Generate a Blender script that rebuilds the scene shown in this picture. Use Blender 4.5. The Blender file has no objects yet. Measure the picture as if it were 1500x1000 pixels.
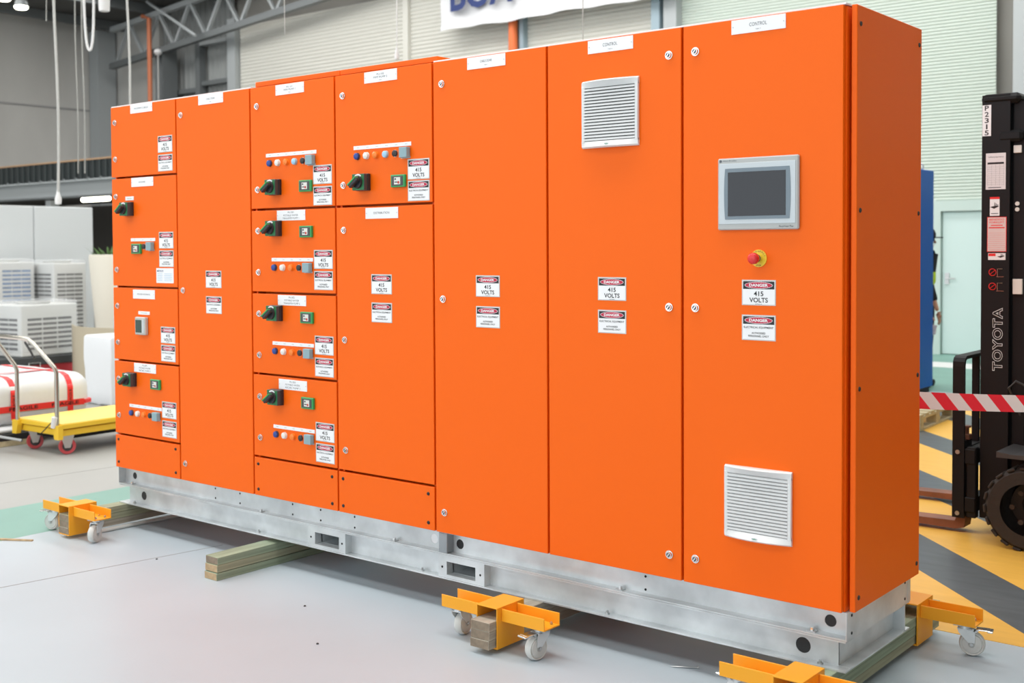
import bpy, bmesh, math, random
from mathutils import Vector, Matrix
random.seed(7)
S = bpy.context.scene
COL = S.collection
PI = math.pi

# ------------------------------------------------------------------ camera
cam = bpy.data.cameras.new('camera'); cam_o = bpy.data.objects.new('camera', cam); COL.objects.link(cam_o)
cam.sensor_width = 36.0; cam.lens = 1706.87 / 1500 * 36.0
cam.shift_y = (414.9 - 500) / 1500
cam.clip_end = 200
yaw, pit, roll = -.6812, -.0307, -.0051
f = Vector((math.sin(yaw) * math.cos(pit), math.cos(yaw) * math.cos(pit), math.sin(pit)))
r = Vector((math.cos(yaw), -math.sin(yaw), 0)); u = r.cross(f)
r, u = r * math.cos(roll) + u * math.sin(roll), u * math.cos(roll) - r * math.sin(roll)
M = Matrix((r, u, -f)).transposed().to_4x4(); M.translation = (5.8229, -3.6459, 1.5483)
cam_o.matrix_world = M
cam.dof.use_dof = True; cam.dof.focus_distance = 4.7; cam.dof.aperture_fstop = 3.4
S.camera = cam_o

# ------------------------------------------------------------------ world, lights, exposure
S.view_settings.view_transform = 'Standard'; S.view_settings.look = 'None'
S.view_settings.exposure = 0.60; S.view_settings.gamma = 1.0
w = bpy.data.worlds.new('world'); S.world = w; w.use_nodes = True
w.node_tree.nodes['Background'].inputs[0].default_value = (.90, .96, 1, 1)
w.node_tree.nodes['Background'].inputs[1].default_value = 1.3

def area(name, loc, sx, sy, power, color=(1, .985, .96)):
    l = bpy.data.lights.new(name, 'AREA'); l.shape = 'RECTANGLE'; l.size = sx; l.size_y = sy
    l.energy = power; l.color = color
    o = bpy.data.objects.new(name, l); COL.objects.link(o); o.location = loc
    return o
def roof_z(x): return 7.15 + .083 * (x + 21)
# unseen area lights added under the roof to light the hall in strips
for i, (y, pw) in enumerate(((-6.0, 350), (-.9, 520), (5.2, 460), (10.4, 430))):
    area('roof_fill_light', (-5.7, y, 7.3), 25.0, 1.5, pw)

# ------------------------------------------------------------------ materials
MATS = {}
def mat(name, col, rough=.5, metal=0.0, spec=.5, noise=None, bump=None, emit=None, alpha=None, coat=0, trans=0):
    m = bpy.data.materials.new(name); m.use_nodes = True; MATS[name] = m
    nt = m.node_tree; b = nt.nodes['Principled BSDF']
    c = (*col, 1)
    b.inputs['Base Color'].default_value = c; b.inputs['Roughness'].default_value = rough
    b.inputs['Metallic'].default_value = metal; b.inputs['Specular IOR Level'].default_value = spec
    b.inputs['Coat Weight'].default_value = coat; b.inputs['Transmission Weight'].default_value = trans
    if alpha is not None: b.inputs['Alpha'].default_value = alpha
    if emit: b.inputs['Emission Color'].default_value = (*emit[0], 1); b.inputs['Emission Strength'].default_value = emit[1]
    if noise or bump:
        tc = nt.nodes.new('ShaderNodeTexCoord'); mp = nt.nodes.new('ShaderNodeMapping')
        nt.links.new(tc.outputs['Object'], mp.inputs[0])
    if noise:   # (scale, amount, stretch)
        mp.inputs['Scale'].default_value = noise[2]
        n = nt.nodes.new('ShaderNodeTexNoise'); n.inputs['Scale'].default_value = noise[0]; n.inputs['Detail'].default_value = 5
        nt.links.new(mp.outputs[0], n.inputs['Vector'])
        cr = nt.nodes.new('ShaderNodeMapRange'); cr.inputs['From Min'].default_value = .3; cr.inputs['From Max'].default_value = .7
        cr.inputs['To Min'].default_value = 1 - noise[1]; cr.inputs['To Max'].default_value = 1 + noise[1]
        nt.links.new(n.outputs[0], cr.inputs[0])
        mx = nt.nodes.new('ShaderNodeMix'); mx.data_type = 'RGBA'; mx.blend_type = 'MULTIPLY'; mx.inputs['Factor'].default_value = 1
        mx.inputs[6].default_value = c; nt.links.new(cr.outputs[0], mx.inputs[7]); nt.links.new(mx.outputs[2], b.inputs['Base Color'])
    if bump:
        n2 = nt.nodes.new('ShaderNodeTexNoise'); n2.inputs['Scale'].default_value = bump[0]
        nt.links.new(tc.outputs['Object'], n2.inputs['Vector'])
        bp = nt.nodes.new('ShaderNodeBump'); bp.inputs['Strength'].default_value = bump[1]; bp.inputs['Distance'].default_value = .01
        nt.links.new(n2.outputs[0], bp.inputs['Height']); nt.links.new(bp.outputs[0], b.inputs['Normal'])
    return m
U1 = (1, 1, 1)
mat('orange', (.95, .138, .003), .42, spec=.2)
mat('white_plate', (.90, .90, .91), .45)
mat('white_print', (.85, .85, .86), .5)
mat('black_print', (.012, .012, .014), .5)
mat('grey_print', (.10, .105, .12), .6)
mat('red_print', (.55, .015, .06), .5)
mat('sign_edge', (.60, .60, .57), .5)
mat('navy_print', (.03, .05, .17), .6)
mat('blue_print', (.45, .6, .75), .6)
mat('chrome', (.78, .78, .77), .22, 1)
mat('steel', (.55, .56, .56), .35, 1)
mat('dark_hole', (.008, .008, .008), .8)
mat('galv', (.66, .69, .70), .40, .45, noise=(7, .16, U1), bump=(160, .04))
mat('galv_dull', (.34, .37, .39), .55, .4, noise=(5, .15, U1))
mat('grille_white', (.74, .745, .74), .4)
mat('grille_dark', (.055, .06, .06), .8)
mat('switch_black', (.022, .022, .026), .4)
mat('switch_grey', (.06, .062, .066), .45)
mat('switch_green', (.03, .34, .095), .4)
mat('plate_green', (.014, .15, .045), .45)
mat('btn_blue', (.015, .06, .30), .3)
mat('btn_white', (.82, .80, .75), .35)
mat('btn_orange', (.95, .22, .02), .3)
mat('btn_sky', (.36, .62, .82), .3)
mat('btn_black', (.02, .02, .02), .35)
mat('box_grey', (.27, .40, .44), .5)
mat('meter_face', (.75, .73, .68), .5)
mat('meter_red', (.6, .04, .03), .5)
mat('lcd', (.045, .075, .06), .2)
mat('pm_grey', (.52, .52, .48), .5)
mat('hmi_grey', (.47, .48, .47), .45)
mat('hmi_light', (.58, .63, .66), .5)
mat('hmi_band', (.19, .24, .28), .5)
mat('hmi_screen', (.03, .032, .038), .15, spec=.4)
mat('estop_yellow', (.85, .60, .04), .45)
mat('estop_red', (.75, .03, .03), .35)
mat('dolly', (.93, .40, .018), .45, spec=.4)
mat('wheel_white', (.62, .62, .59), .5)
mat('wheel_rim', (.45, .45, .43), .5)
mat('timber', (.36, .36, .24), .8, noise=(9, .25, (3, .25, 8)))
mat('timber_green', (.30, .36, .25), .8, noise=(9, .25, (3, .25, 8)))
mat('timber_grey', (.40, .36, .29), .8, noise=(9, .28, (3, .25, 8)))
mat('timber_end', (.50, .35, .20), .85, noise=(30, .2, U1))
mat('timber_end_old', (.27, .21, .15), .85, noise=(30, .25, U1))
mat('floor_grey', (.46, .535, .585), .38, spec=.45, noise=(.9, .05, U1), bump=(60, .02))
mat('floor_back', (.37, .375, .36), .5, noise=(.8, .06, U1))
mat('paint_green', (.20, .38, .325), .45, noise=(2, .06, U1))
mat('paint_white', (.8, .8, .8), .5)
mat('joint', (.30, .30, .30), .8)
mat('concrete', (.52, .515, .49), .85, noise=(.5, .12, (1, 1, .5)))
mat('concrete_dark', (.30, .29, .265), .85, noise=(.6, .14, U1))
mat('roof_dark', (.10, .10, .095), .7, noise=(1, .1, U1))
mat('roof_glow_sheet', (.8, .8, .78), .6, emit=((1, .98, .95), 1.2))
mat('steel_grey', (.17, .185, .19), .5, .3)
mat('steel_light', (.42, .45, .46), .5, .2)
mat('clad_grey', (.30, .315, .31), .55, noise=(.7, .07, U1))
mat('roller', (.66, .655, .60), .5)
mat('clad_mint', (.62, .69, .63), .5)
mat('door_mint', (.62, .76, .74), .4)
mat('frame_mint', (.55, .66, .62), .45)
mat('pipe_red', (.52, .16, .07), .5)
mat('paint_orange_pipe', (.80, .18, .05), .5)
mat('post_blue', (.32, .42, .48), .5)
mat('banner', (.68, .69, .71), .7, bump=(3, .5))
mat('navy_letter', (.02, .04, .16), .7)
mat('guard_black', (.020, .026, .027), .6)
mat('guard_rib', (.035, .045, .046), .6)
mat('guard_tan', (.42, .27, .16), .7)
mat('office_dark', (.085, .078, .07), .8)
mat('panel_white', (.62, .65, .66), .5)
mat('tube_light', (1, 1, .9), .5, emit=((1, .97, .8), 6))
mat('cable', (.50, .50, .48), .6)
mat('cable_faint', (.36, .36, .34), .7)
mat('plug', (.75, .75, .75), .4)
mat('ac_white', (.66, .67, .65), .5)
mat('ac_slot', (.035, .035, .035), .8)
mat('ac_blue', (.10, .19, .36), .6, noise=(6, .4, (1, 1, 4)))
mat('film', (.86, .88, .90), .22, spec=.8, alpha=.22, bump=(14, 1))
mat('wrap_white', (.76, .78, .80), .4, bump=(7, .5))
mat('tape_red', (.80, .03, .03), .45)
mat('trolley_yellow', (.86, .55, .03), .45)
mat('trolley_deck', (.88, .66, .16), .5)
mat('wheel_red', (.55, .07, .08), .5)
mat('tube_steel', (.55, .52, .46), .25, 1)
mat('black_plastic', (.015, .015, .016), .5)
mat('planter', (.74, .70, .60), .6)
mat('leaf', (.05, .12, .02), .7)
mat('cardboard', (.48, .42, .31), .8)
mat('red_crate', (.42, .03, .04), .5)
mat('pallet_dark', (.045, .05, .052), .7)
mat('blue_cab', (.002, .10, .46), .4, spec=.2)
mat('fork_black', (.010, .010, .011), .55, spec=.22)
mat('fork_grey', (.05, .05, .052), .5)
mat('fork_rust', (.20, .075, .04), .6, noise=(6, .4, U1))
mat('rubber', (.028, .022, .018), .8, bump=(40, .3))
mat('rubber_hub', (.05, .036, .028), .7)
mat('fork_orange', (.60, .13, .02), .5)
mat('sheet_pink', (.72, .58, .56), .6)
mat('sheet_white', (.74, .70, .71), .6)
mat('tape_white', (.82, .80, .80), .5)
mat('skin', (.55, .30, .21), .6)
mat('cloth_navy', (.012, .014, .022), .85)
mat('cloth_hivis', (.55, .75, .03), .8)
mat('paper', (.8, .8, .8), .6)
mat('pallet_wood', (.44, .38, .24), .8, noise=(6, .2, (1, 4, 4)))

def stripe_mat():
    m = bpy.data.materials.new('hazard_paint'); m.use_nodes = True; MATS['hazard_paint'] = m
    nt = m.node_tree; b = nt.nodes['Principled BSDF']; N = nt.nodes.new; L = nt.links.new
    tc = N('ShaderNodeTexCoord'); sx = N('ShaderNodeSeparateXYZ'); L(tc.outputs['Object'], sx.inputs[0])
    ad = N('ShaderNodeMath'); ad.operation = 'ADD'; L(sx.outputs[0], ad.inputs[0]); L(sx.outputs[1], ad.inputs[1])
    sb = N('ShaderNodeMath'); sb.operation = 'SUBTRACT'; sb.inputs[1].default_value = 5.71 - 1.14 * 8; L(ad.outputs[0], sb.inputs[0])
    md = N('ShaderNodeMath'); md.operation = 'FLOORED_MODULO'; md.inputs[1].default_value = 1.14; L(sb.outputs[0], md.inputs[0])
    lt = N('ShaderNodeMath'); lt.operation = 'LESS_THAN'; lt.inputs[1].default_value = .45; L(md.outputs[0], lt.inputs[0])
    n = N('ShaderNodeTexNoise'); n.inputs['Scale'].default_value = 5; n.inputs['Detail'].default_value = 8
    mp = N('ShaderNodeMapping'); mp.inputs['Rotation'].default_value = (0, 0, PI / 4); mp.inputs['Scale'].default_value = (1, 4, 1)
    L(tc.outputs['Object'], mp.inputs[0]); L(mp.outputs[0], n.inputs['Vector'])
    def ramp(c0, c1):
        q = N('ShaderNodeMix'); q.data_type = 'RGBA'; q.inputs[6].default_value = (*c0, 1); q.inputs[7].default_value = (*c1, 1); L(n.outputs[0], q.inputs[0]); return q
    yel = ramp((.72, .40, .06), (.90, .52, .09)); blk = ramp((.055, .065, .07), (.125, .14, .15))
    mx = N('ShaderNodeMix'); mx.data_type = 'RGBA'; L(lt.outputs[0], mx.inputs[0]); L(yel.outputs[2], mx.inputs[6]); L(blk.outputs[2], mx.inputs[7])
    L(mx.outputs[2], b.inputs['Base Color']); b.inputs['Roughness'].default_value = .4
stripe_mat()
def tape_stripe_mat():
    m = bpy.data.materials.new('barrier_stripe'); m.use_nodes = True; MATS['barrier_stripe'] = m
    nt = m.node_tree; b = nt.nodes['Principled BSDF']; N = nt.nodes.new; L = nt.links.new
    tc = N('ShaderNodeTexCoord'); sx = N('ShaderNodeSeparateXYZ'); L(tc.outputs['Object'], sx.inputs[0])
    mu = N('ShaderNodeMath'); mu.operation = 'MULTIPLY_ADD'; mu.inputs[1].default_value = .75; L(sx.outputs[2], mu.inputs[0]); L(sx.outputs[0], mu.inputs[2])
    md = N('ShaderNodeMath'); md.operation = 'FLOORED_MODULO'; md.inputs[1].default_value = .118; L(mu.outputs[0], md.inputs[0])
    lt = N('ShaderNodeMath'); lt.operation = 'LESS_THAN'; lt.inputs[1].default_value = .059; L(md.outputs[0], lt.inputs[0])
    mx = N('ShaderNodeMix'); mx.data_type = 'RGBA'; L(lt.outputs[0], mx.inputs[0])
    mx.inputs[6].default_value = (.80, .78, .78, 1); mx.inputs[7].default_value = (.80, .012, .03, 1)
    L(mx.outputs[2], b.inputs['Base Color']); b.inputs['Roughness'].default_value = .4
tape_stripe_mat()

# ------------------------------------------------------------------ mesh builder
_txt = {}
def text_geo(s, bold=0.0):
    k = (s, bold)
    if k not in _txt:
        c = bpy.data.curves.new('t', 'FONT'); c.body = s; c.align_x = 'CENTER'; c.align_y = 'CENTER'; c.offset = bold; c.resolution_u = 3
        o = bpy.data.objects.new('t', c); COL.objects.link(o)
        dg = bpy.context.evaluated_depsgraph_get(); e = o.evaluated_get(dg); me = e.to_mesh()
        v = [tuple(p.co) for p in me.vertices]; fc = [tuple(p.vertices) for p in me.polygons]
        e.to_mesh_clear(); bpy.data.objects.remove(o); bpy.data.curves.remove(c)
        if v:
            x0, x1 = min(p[0] for p in v), max(p[0] for p in v); y0, y1 = min(p[1] for p in v), max(p[1] for p in v)
            v = [((p[0] - (x0 + x1) / 2) / (x1 - x0), (p[1] - (y0 + y1) / 2) / (y1 - y0)) for p in v]
        _txt[k] = (v, fc)
    return _txt[k]

class MB:
    def __init__(s): s.v = []; s.f = []; s.m = []; s.names = []
    def mi(s, n):
        if n not in s.names: s.names.append(n)
        return s.names.index(n)
    def add(s, vs, fs, m, X=None):
        o = len(s.v); k = s.mi(m)
        s.v += [tuple(X @ Vector(p)) if X is not None else tuple(p) for p in vs]
        s.f += [tuple(i + o for i in q) for q in fs]; s.m += [k] * len(fs); return s
    def box(s, x0, x1, y0, y1, z0, z1, m, c=0, X=None):
        if c <= 0:
            vs = [(x, y, z) for x in (x0, x1) for y in (y0, y1) for z in (z0, z1)]
            return s.add(vs, [(0, 1, 3, 2), (4, 6, 7, 5), (0, 4, 5, 1), (2, 3, 7, 6), (0, 2, 6, 4), (1, 5, 7, 3)], m, X)
        c = min(c, (x1 - x0) * .49, (y1 - y0) * .49, (z1 - z0) * .49)
        b = bmesh.new(); bmesh.ops.create_cube(b, size=1)
        for p in b.verts: p.co = Vector(((x0 + x1) / 2 + p.co.x * (x1 - x0), (y0 + y1) / 2 + p.co.y * (y1 - y0), (z0 + z1) / 2 + p.co.z * (z1 - z0)))
        bmesh.ops.bevel(b, geom=list(b.edges), offset=c, segments=1, affect='EDGES')
        s.bm(b, m, X); b.free(); return s
    def bm(s, b, m, X=None):
        b.verts.index_update(); return s.add([p.co for p in b.verts], [tuple(q.index for q in fc.verts) for fc in b.faces], m, X)
    def cyl(s, p0, p1, r0, m, r1=None, n=16, cap=True):
        p0 = Vector(p0); p1 = Vector(p1); r1 = r0 if r1 is None else r1
        d = (p1 - p0).normalized(); a = d.orthogonal().normalized(); b = d.cross(a); vs = []
        for i in range(n):
            t = 2 * PI * (i + .5) / n; q = a * math.cos(t) + b * math.sin(t); vs += [p0 + q * r0, p1 + q * r1]
        fs = [(2 * i, 2 * ((i + 1) % n), 2 * ((i + 1) % n) + 1, 2 * i + 1) for i in range(n)]
        if cap: fs += [tuple(2 * i for i in range(n))[::-1], tuple(2 * i + 1 for i in range(n))]
        return s.add(vs, fs, m)
    def lathe(s, prof, m, X=None, n=24):   # prof (r,z) about z
        vs = []; k = len(prof)
        for i in range(n):
            t = 2 * PI * i / n
            for rr, z in prof: vs.append((rr * math.cos(t), rr * math.sin(t), z))
        fs = [(i * k + j, ((i + 1) % n) * k + j, ((i + 1) % n) * k + j + 1, i * k + j + 1) for i in range(n) for j in range(k - 1)]
        return s.add(vs, fs, m, X)
    def tube(s, pts, r, m, n=8):
        pts = [Vector(p) for p in pts]; vs = []; a = None
        for i, p in enumerate(pts):
            d = (pts[min(i + 1, len(pts) - 1)] - pts[max(i - 1, 0)]).normalized()
            a = d.orthogonal().normalized() if a is None else (a - d * a.dot(d)).normalized()
            b = d.cross(a)
            for k in range(n): t = 2 * PI * k / n; vs.append(p + (a * math.cos(t) + b * math.sin(t)) * r)
        fs = [(i * n + k, i * n + (k + 1) % n, (i + 1) * n + (k + 1) % n, (i + 1) * n + k) for i in range(len(pts) - 1) for k in range(n)]
        fs += [tuple(range(n))[::-1], tuple(range((len(pts) - 1) * n, len(pts) * n))]
        return s.add(vs, fs, m)
    def prism(s, poly, axis, a0, a1, m, X=None):   # poly 2D in the plane normal to axis
        n = len(poly)
        def P(p, t): return {'x': (t, p[0], p[1]), 'y': (p[0], t, p[1]), 'z': (p[0], p[1], t)}[axis]
        vs = [P(p, a0) for p in poly] + [P(p, a1) for p in poly]
        fs = [(i, (i + 1) % n, n + (i + 1) % n, n + i) for i in range(n)] + [tuple(range(n))[::-1], tuple(range(n, 2 * n))]
        return s.add(vs, fs, m, X)
    def strip(s, prof, axis, a0, a1, m):            # open profile swept along axis
        n = len(prof)
        def P(p, t): return {'x': (t, p[0], p[1]), 'y': (p[0], t, p[1]), 'z': (p[0], p[1], t)}[axis]
        vs = [P(p, a0) for p in prof] + [P(p, a1) for p in prof]
        return s.add(vs, [(i, i + 1, n + i + 1, n + i) for i in range(n - 1)], m)
    def text(s, t, cx, cz, wdt, h, y, m, bold=0.0, X=None):   # facing -Y
        v, fc = text_geo(t, bold)
        return s.add([(cx + p[0] * wdt, y, cz + p[1] * h) for p in v], fc, m, X)
    def ell(s, cx, cz, rx, rz, y, m, n=28):
        return s.add([(cx + rx * math.cos(2 * PI * i / n), y, cz + rz * math.sin(2 * PI * i / n)) for i in range(n)], [tuple(range(n))], m)
    def quad(s, x0, x1, z0, z1, y, m): return s.add([(x0, y, z0), (x1, y, z0), (x1, y, z1), (x0, y, z1)], [(0, 1, 2, 3)], m)
    def mesh(s, name, smooth=False):
        me = bpy.data.meshes.new(name); me.from_pydata(s.v, [], s.f)
        for n in s.names: me.materials.append(MATS[n])
        me.polygons.foreach_set('material_index', s.m)
        if smooth:
            b = bmesh.new(); b.from_mesh(me); bmesh.ops.recalc_face_normals(b, faces=b.faces); b.to_mesh(me); b.free()
            me.polygons.foreach_set('use_smooth', [True] * len(me.polygons))
            me.set_sharp_from_angle(angle=math.radians(38))
        me.update(); return me
    def obj(s, name, parent=None, loc=(0, 0, 0), rot=(0, 0, 0), smooth=False): return place(s.mesh(name, smooth), name, parent, loc, rot)
def place(me, name, parent=None, loc=(0, 0, 0), rot=(0, 0, 0)):
    o = bpy.data.objects.new(name, me); COL.objects.link(o); o.location = loc; o.rotation_euler = rot
    if parent is not None: o.parent = parent
    return o
def tag(o, label=None, cat=None, group=None, kind=None):
    if label: o['label'] = label
    if cat: o['category'] = cat
    if group: o['group'] = group
    if kind: o['kind'] = kind
    return o
def thing(name, label, cat, loc=(0, 0, 0), rz=0, group=None):
    o = bpy.data.objects.new(name, None); COL.objects.link(o); o.location = loc; o.rotation_euler = (0, 0, rz); o.empty_display_size = .1
    return tag(o, label, cat, group)
def struct(o): o['kind'] = 'structure'; return o
def cut(o, cutters):
    """boolean-difference simple cutter meshes out of object o (applied)"""
    for cmb in cutters:
        c = cmb.obj('cutter'); c.parent = o.parent; c.location = o.location
        b = bmesh.new(); b.from_mesh(c.data); bmesh.ops.recalc_face_normals(b, faces=b.faces); b.to_mesh(c.data); b.free()
        b = bmesh.new(); b.from_mesh(o.data); bmesh.ops.recalc_face_normals(b, faces=b.faces); b.to_mesh(o.data); b.free()
        md = o.modifiers.new('b', 'BOOLEAN'); md.object = c; md.solver = 'EXACT'; md.operation = 'DIFFERENCE'
        dg = bpy.context.evaluated_depsgraph_get(); me = bpy.data.meshes.new_from_object(o.evaluated_get(dg))
        o.modifiers.clear(); o.data = me; bpy.data.objects.remove(c)

# ================================================================== THE HALL
Z0 = .335          # underside of the cabinet doors above the floor
# floor
struct(MB().box(-.18, 20, -14, 13.4, -.2, 0, 'floor_grey').obj('floor'))
struct(MB().box(-22, -.9101, -14, 13.4, -.2, 0, 'floor_back').obj('floor'))
struct(MB().box(-.91, -.1801, -14, 13.4, -.2, 0, 'paint_green').obj('floor'))
fl = struct(MB().box(1.6, 20, 1.04, 8.55, 0, .0015, 'hazard_paint').obj('floor'))
struct(MB().box(-.17, 20, 8.75, 13.3, 0, .0015, 'paint_green').obj('floor'))
struct(MB().box(-.1, 20, 11.25, 11.9, .0016, .003, 'paint_white').obj('floor'))
j = MB(); j.prism([(.40, -2.6), (.404, -2.6), (.83, .1), (.826, .1)], 'z', .0002, .001, 'joint'); struct(j.obj('floor'))
j = MB(); j.prism([(-1.86, -2), (-1.853, -2), (-1.42, 3), (-1.427, 3)], 'z', .0002, .001, 'joint'); struct(j.obj('floor'))
# left wall and roof
struct(MB().box(-21.3, -21, -14, 13.4, 0, 7.4, 'concrete').obj('wall_left'))
struct(MB().box(-20.995, -20.98, -14, 12.9, 5.02, 5.06, 'joint').obj('trim_1'))
rf = MB(); rf.prism([(-21.3, roof_z(-21.3)), (20.3, roof_z(20.3)), (20.3, roof_z(20.3) + .12), (-21.3, roof_z(-21.3) + .12)], 'y', -14, 13.6, 'roof_dark'); ceil = struct(rf.obj('ceiling'))
for i, x in enumerate((-20.2, -18.4, -16.6, -14.8, -13.0, -11.2, -9.4)):
    MB().box(x - .04, x + .04, -14, 13.2, roof_z(x) - .22, roof_z(x) - .01, 'steel_grey').obj('purlin', ceil)
struct(MB().box(10, 10.3, -14, 13.4, 0, 9.8, 'concrete_dark').obj('shade_wall_right'))  # unseen wall, placed close and dark to shade the cabinet's right side
# back wall
wb = MB()
wb.box(-21.3, -18.75, 13.1, 13.4, 0, 8, 'concrete')
wb.box(-18.75, 20.3, 13.25, 13.4, 0, 11, 'concrete_dark')
wall_back = struct(wb.obj('wall_back'))
# vertical cladding sheet above and beside the left column
cl = MB(); prof = []
x = -18.72
while x < -15.9:
    prof += [(x, 13.2), (x + .10, 13.2), (x + .125, 13.16), (x + .165, 13.16)]; x += .19
cl.strip(prof, 'z', 0, 8.2, 'clad_grey'); cl.obj('cladding_sheet', wall_back)
for (xa, xb, za) in ((-18.4, -17.1, 5.3), (-17.0, -15.95, 5.42)): MB().box(xa, xb, 13.0, 13.15, za - .07, za + .03, 'steel_grey').obj('girt', wall_back)
MB().box(-16.95, -15.95, 12.95, 13.12, 6.27, 6.36, 'steel_light').obj('girt', wall_back)
MB().box(-17.12, -16.95, 12.95, 13.12, 3, 6.4, 'steel_grey').obj('wall_post', wall_back)
def curtain(x0, x1, z0, z1, m, name, label=None, pitch=.0765, parent=None):
    mb = MB(); z = z0; prof = []
    while z < z1:
        for k in range(6):
            t = k / 6; prof.append((13.1 - .022 * math.sin(PI * t) ** .7, z + pitch * t))
        z += pitch
    mb.strip(prof, 'x', x0, x1, m); o = mb.obj(name, parent)
    if parent is None: struct(o)
    return o
d1 = curtain(-15.62, -10.42, 0, 6.52, 'roller', 'door_1')
d2 = curtain(-10.28, -7.72, 0, 7.2, 'roller', 'door_2')
d3 = curtain(-7.40, -4.70, 0, 7.2, 'roller', 'door_3')
curtain(-4.22, .86, 2.18, 9.5, 'clad_mint', 'ribbed_sheet', pitch=.047, parent=wall_back)
curtain(-4.22, .05, 0, 2.18, 'clad_mint', 'ribbed_sheet', pitch=.047, parent=wall_back)
curtain(1.3, 9, 2.18, 9.5, 'clad_mint', 'ribbed_sheet', pitch=.047, parent=wall_back)
struct(MB().box(-15.92, -15.64, 12.95, 13.2, 0, 6.75, 'steel_light').obj('trim_2'))
struct(MB().box(-10.42, -10.28, 13.0, 13.2, 0, 7.2, 'roller').obj('trim_3'))
struct(MB().box(-7.43, -7.345, 12.95, 13.2, 0, 7.4, 'post_blue').obj('trim_4'))
struct(MB().box(-4.60, -4.44, 12.9, 13.2, 0, 8, 'post_blue').box(-4.36, -4.12, 12.9, 13.2, 0, 8, 'steel_light').obj('trim_5'))
struct(MB().box(1.216, 1.37, 12.6, 13.1, 0, 9, 'steel_light').obj('trim_6'))
struct(MB().box(.04, 1.14, 13.0, 13.2, 2.03, 2.18, 'frame_mint').box(.04, .14, 13.0, 13.2, 0, 2.03, 'frame_mint').box(1.06, 1.13, 13.0, 13.2, 0, 2.03, 'frame_mint').obj('trim_7'))
dr = struct(MB().box(.15, 1.05, 13.06, 13.12, .01, 2.02, 'door_mint', .004).obj('door_4'))
h = MB(); h.box(.19, .25, 13.045, 13.06, 1.0, 1.16, 'steel'); h.cyl((.22, 13.05, 1.08), (.22, 12.99, 1.08), .012, 'steel'); h.cyl((.22, 13.0, 1.08), (.35, 13.0, 1.08), .011, 'steel'); h.obj('handle', dr)
# red down-pipes
tag(MB().tube([(-18.04, 12.35, 0), (-18.04, 12.35, 6.95), (-18.3, 12.35, 7.03)], .055, 'pipe_red', 12).obj('downpipe', smooth=True), 'rust red vertical pipe beside the concrete corner of the hall', 'pipe')
tag(MB().tube([(-7.535, 12.9, 0), (-7.535, 12.9, 7.4)], .085, 'paint_orange_pipe', 12).obj('downpipe', smooth=True), 'bright orange vertical pipe below the white banner', 'pipe')
# columns
tag(MB().box(-20.95, -20.55, 12.55, 13.05, 0, 7.0, 'steel_light').obj('steel_column'), 'grey steel column in the far left corner of the hall', 'column')
c = thing('steel_column', 'dark steel column beside the vertical wall cladding', 'column', (-17.98, 12.75, 0))
MB().box(-.16, -.14, -.2, .2, 0, 6.3, 'steel_light').obj('flange', c); MB().box(.14, .16, -.2, .2, 0, 6.3, 'steel_grey').obj('flange', c); MB().box(-.14, .14, -.01, .01, 0, 6.3, 'steel_grey').obj('web', c)
# roof truss along the back wall
tr = thing('roof_truss', 'sloping steel roof truss with zigzag web bars above the cladding', 'truss', (-19.95, 12.55, 6.05))
def tz(x, top): return (6.93 if top else 6.045) + .081 * (x + 19.9)
def bar(a, b, wd, m, nm, par, off): 
    mb = MB(); mb.tube([Vector(a) - off, Vector(b) - off], wd, m, 4); return mb.obj(nm, par)
OFF = Vector((-19.95, 12.55, 6.05))
bar((-19.95, 12.55, tz(-19.95, 0)), (2, 12.55, tz(2, 0)), .10, 'steel_grey', 'chord', tr, OFF)
bar((-19.9, 12.55, tz(-19.9, 1)), (2, 12.55, tz(2, 1)), .085, 'steel_light', 'chord', tr, OFF)
px = -19.75; k = 0
while px < -9:
    a = (px, 12.55, tz(px, k % 2)); b = (px + .605, 12.55, tz(px + .605, (k + 1) % 2))
    bar(a, b, .05, 'steel_light', 'web_bar', tr, OFF); px += .605; k += 1
tag(MB().tube([(-17.9, 12.2, 7.3), (-16.05, 12.2, 6.3)], .035, 'steel_light', 6).obj('roof_brace'), 'thin diagonal steel brace crossing in front of the roof truss', 'brace')
# small lamp on the wall column
l = thing('wall_lamp', 'small round white lamp on thin conduit at dark column', 'lamp', (-17.85, 12.45, 6.15))
MB().lathe([(0, .1), (.08, .06), (.1, 0), (.06, -.06), (0, -.08)], 'plug').obj('lamp_head', l, smooth=True); MB().cyl((0, 0, -.05), (0, 0, -6.15), .015, 'cable').obj('conduit', l)
# high-bay lamps under the roof
for (x, y, z, lb) in ((-13.383, 6.707, 5.70, 'glowing oval high-bay lamp hanging under the dark roof'), (-11.68, 5.50, 5.42, 'bright high-bay lamp in the top left corner')):
    hb = thing('high_bay_lamp', lb, 'lamp', (x, y, z), group='high-bay lamps')
    MB().lathe([(0, -.02), (.09, -.02), (.11, .0), (.11, .03), (0, .03)], 'tube_light').obj('diffuser', hb)
    MB().lathe([(.115, .03), (.09, .12), (.03, .17), (0, .17)], 'steel_grey').obj('housing', hb); MB().cyl((0, 0, .16), (0, 0, roof_z(x) - z - .35), .012, 'cable').obj('rod', hb)
# unseen glowing sheets added under the roof as skylights
for y in (-6.0, -.9, 5.2, 10.4):
    q = MB(); q.prism([(-14.5, roof_z(-14.5) - .02), (15.5, roof_z(15.5) - .02), (15.5, roof_z(15.5) - .004), (-14.5, roof_z(-14.5) - .004)], 'y', y - .7, y + .7, 'roof_glow_sheet'); q.obj('roof_glow_sheet', ceil)

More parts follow.
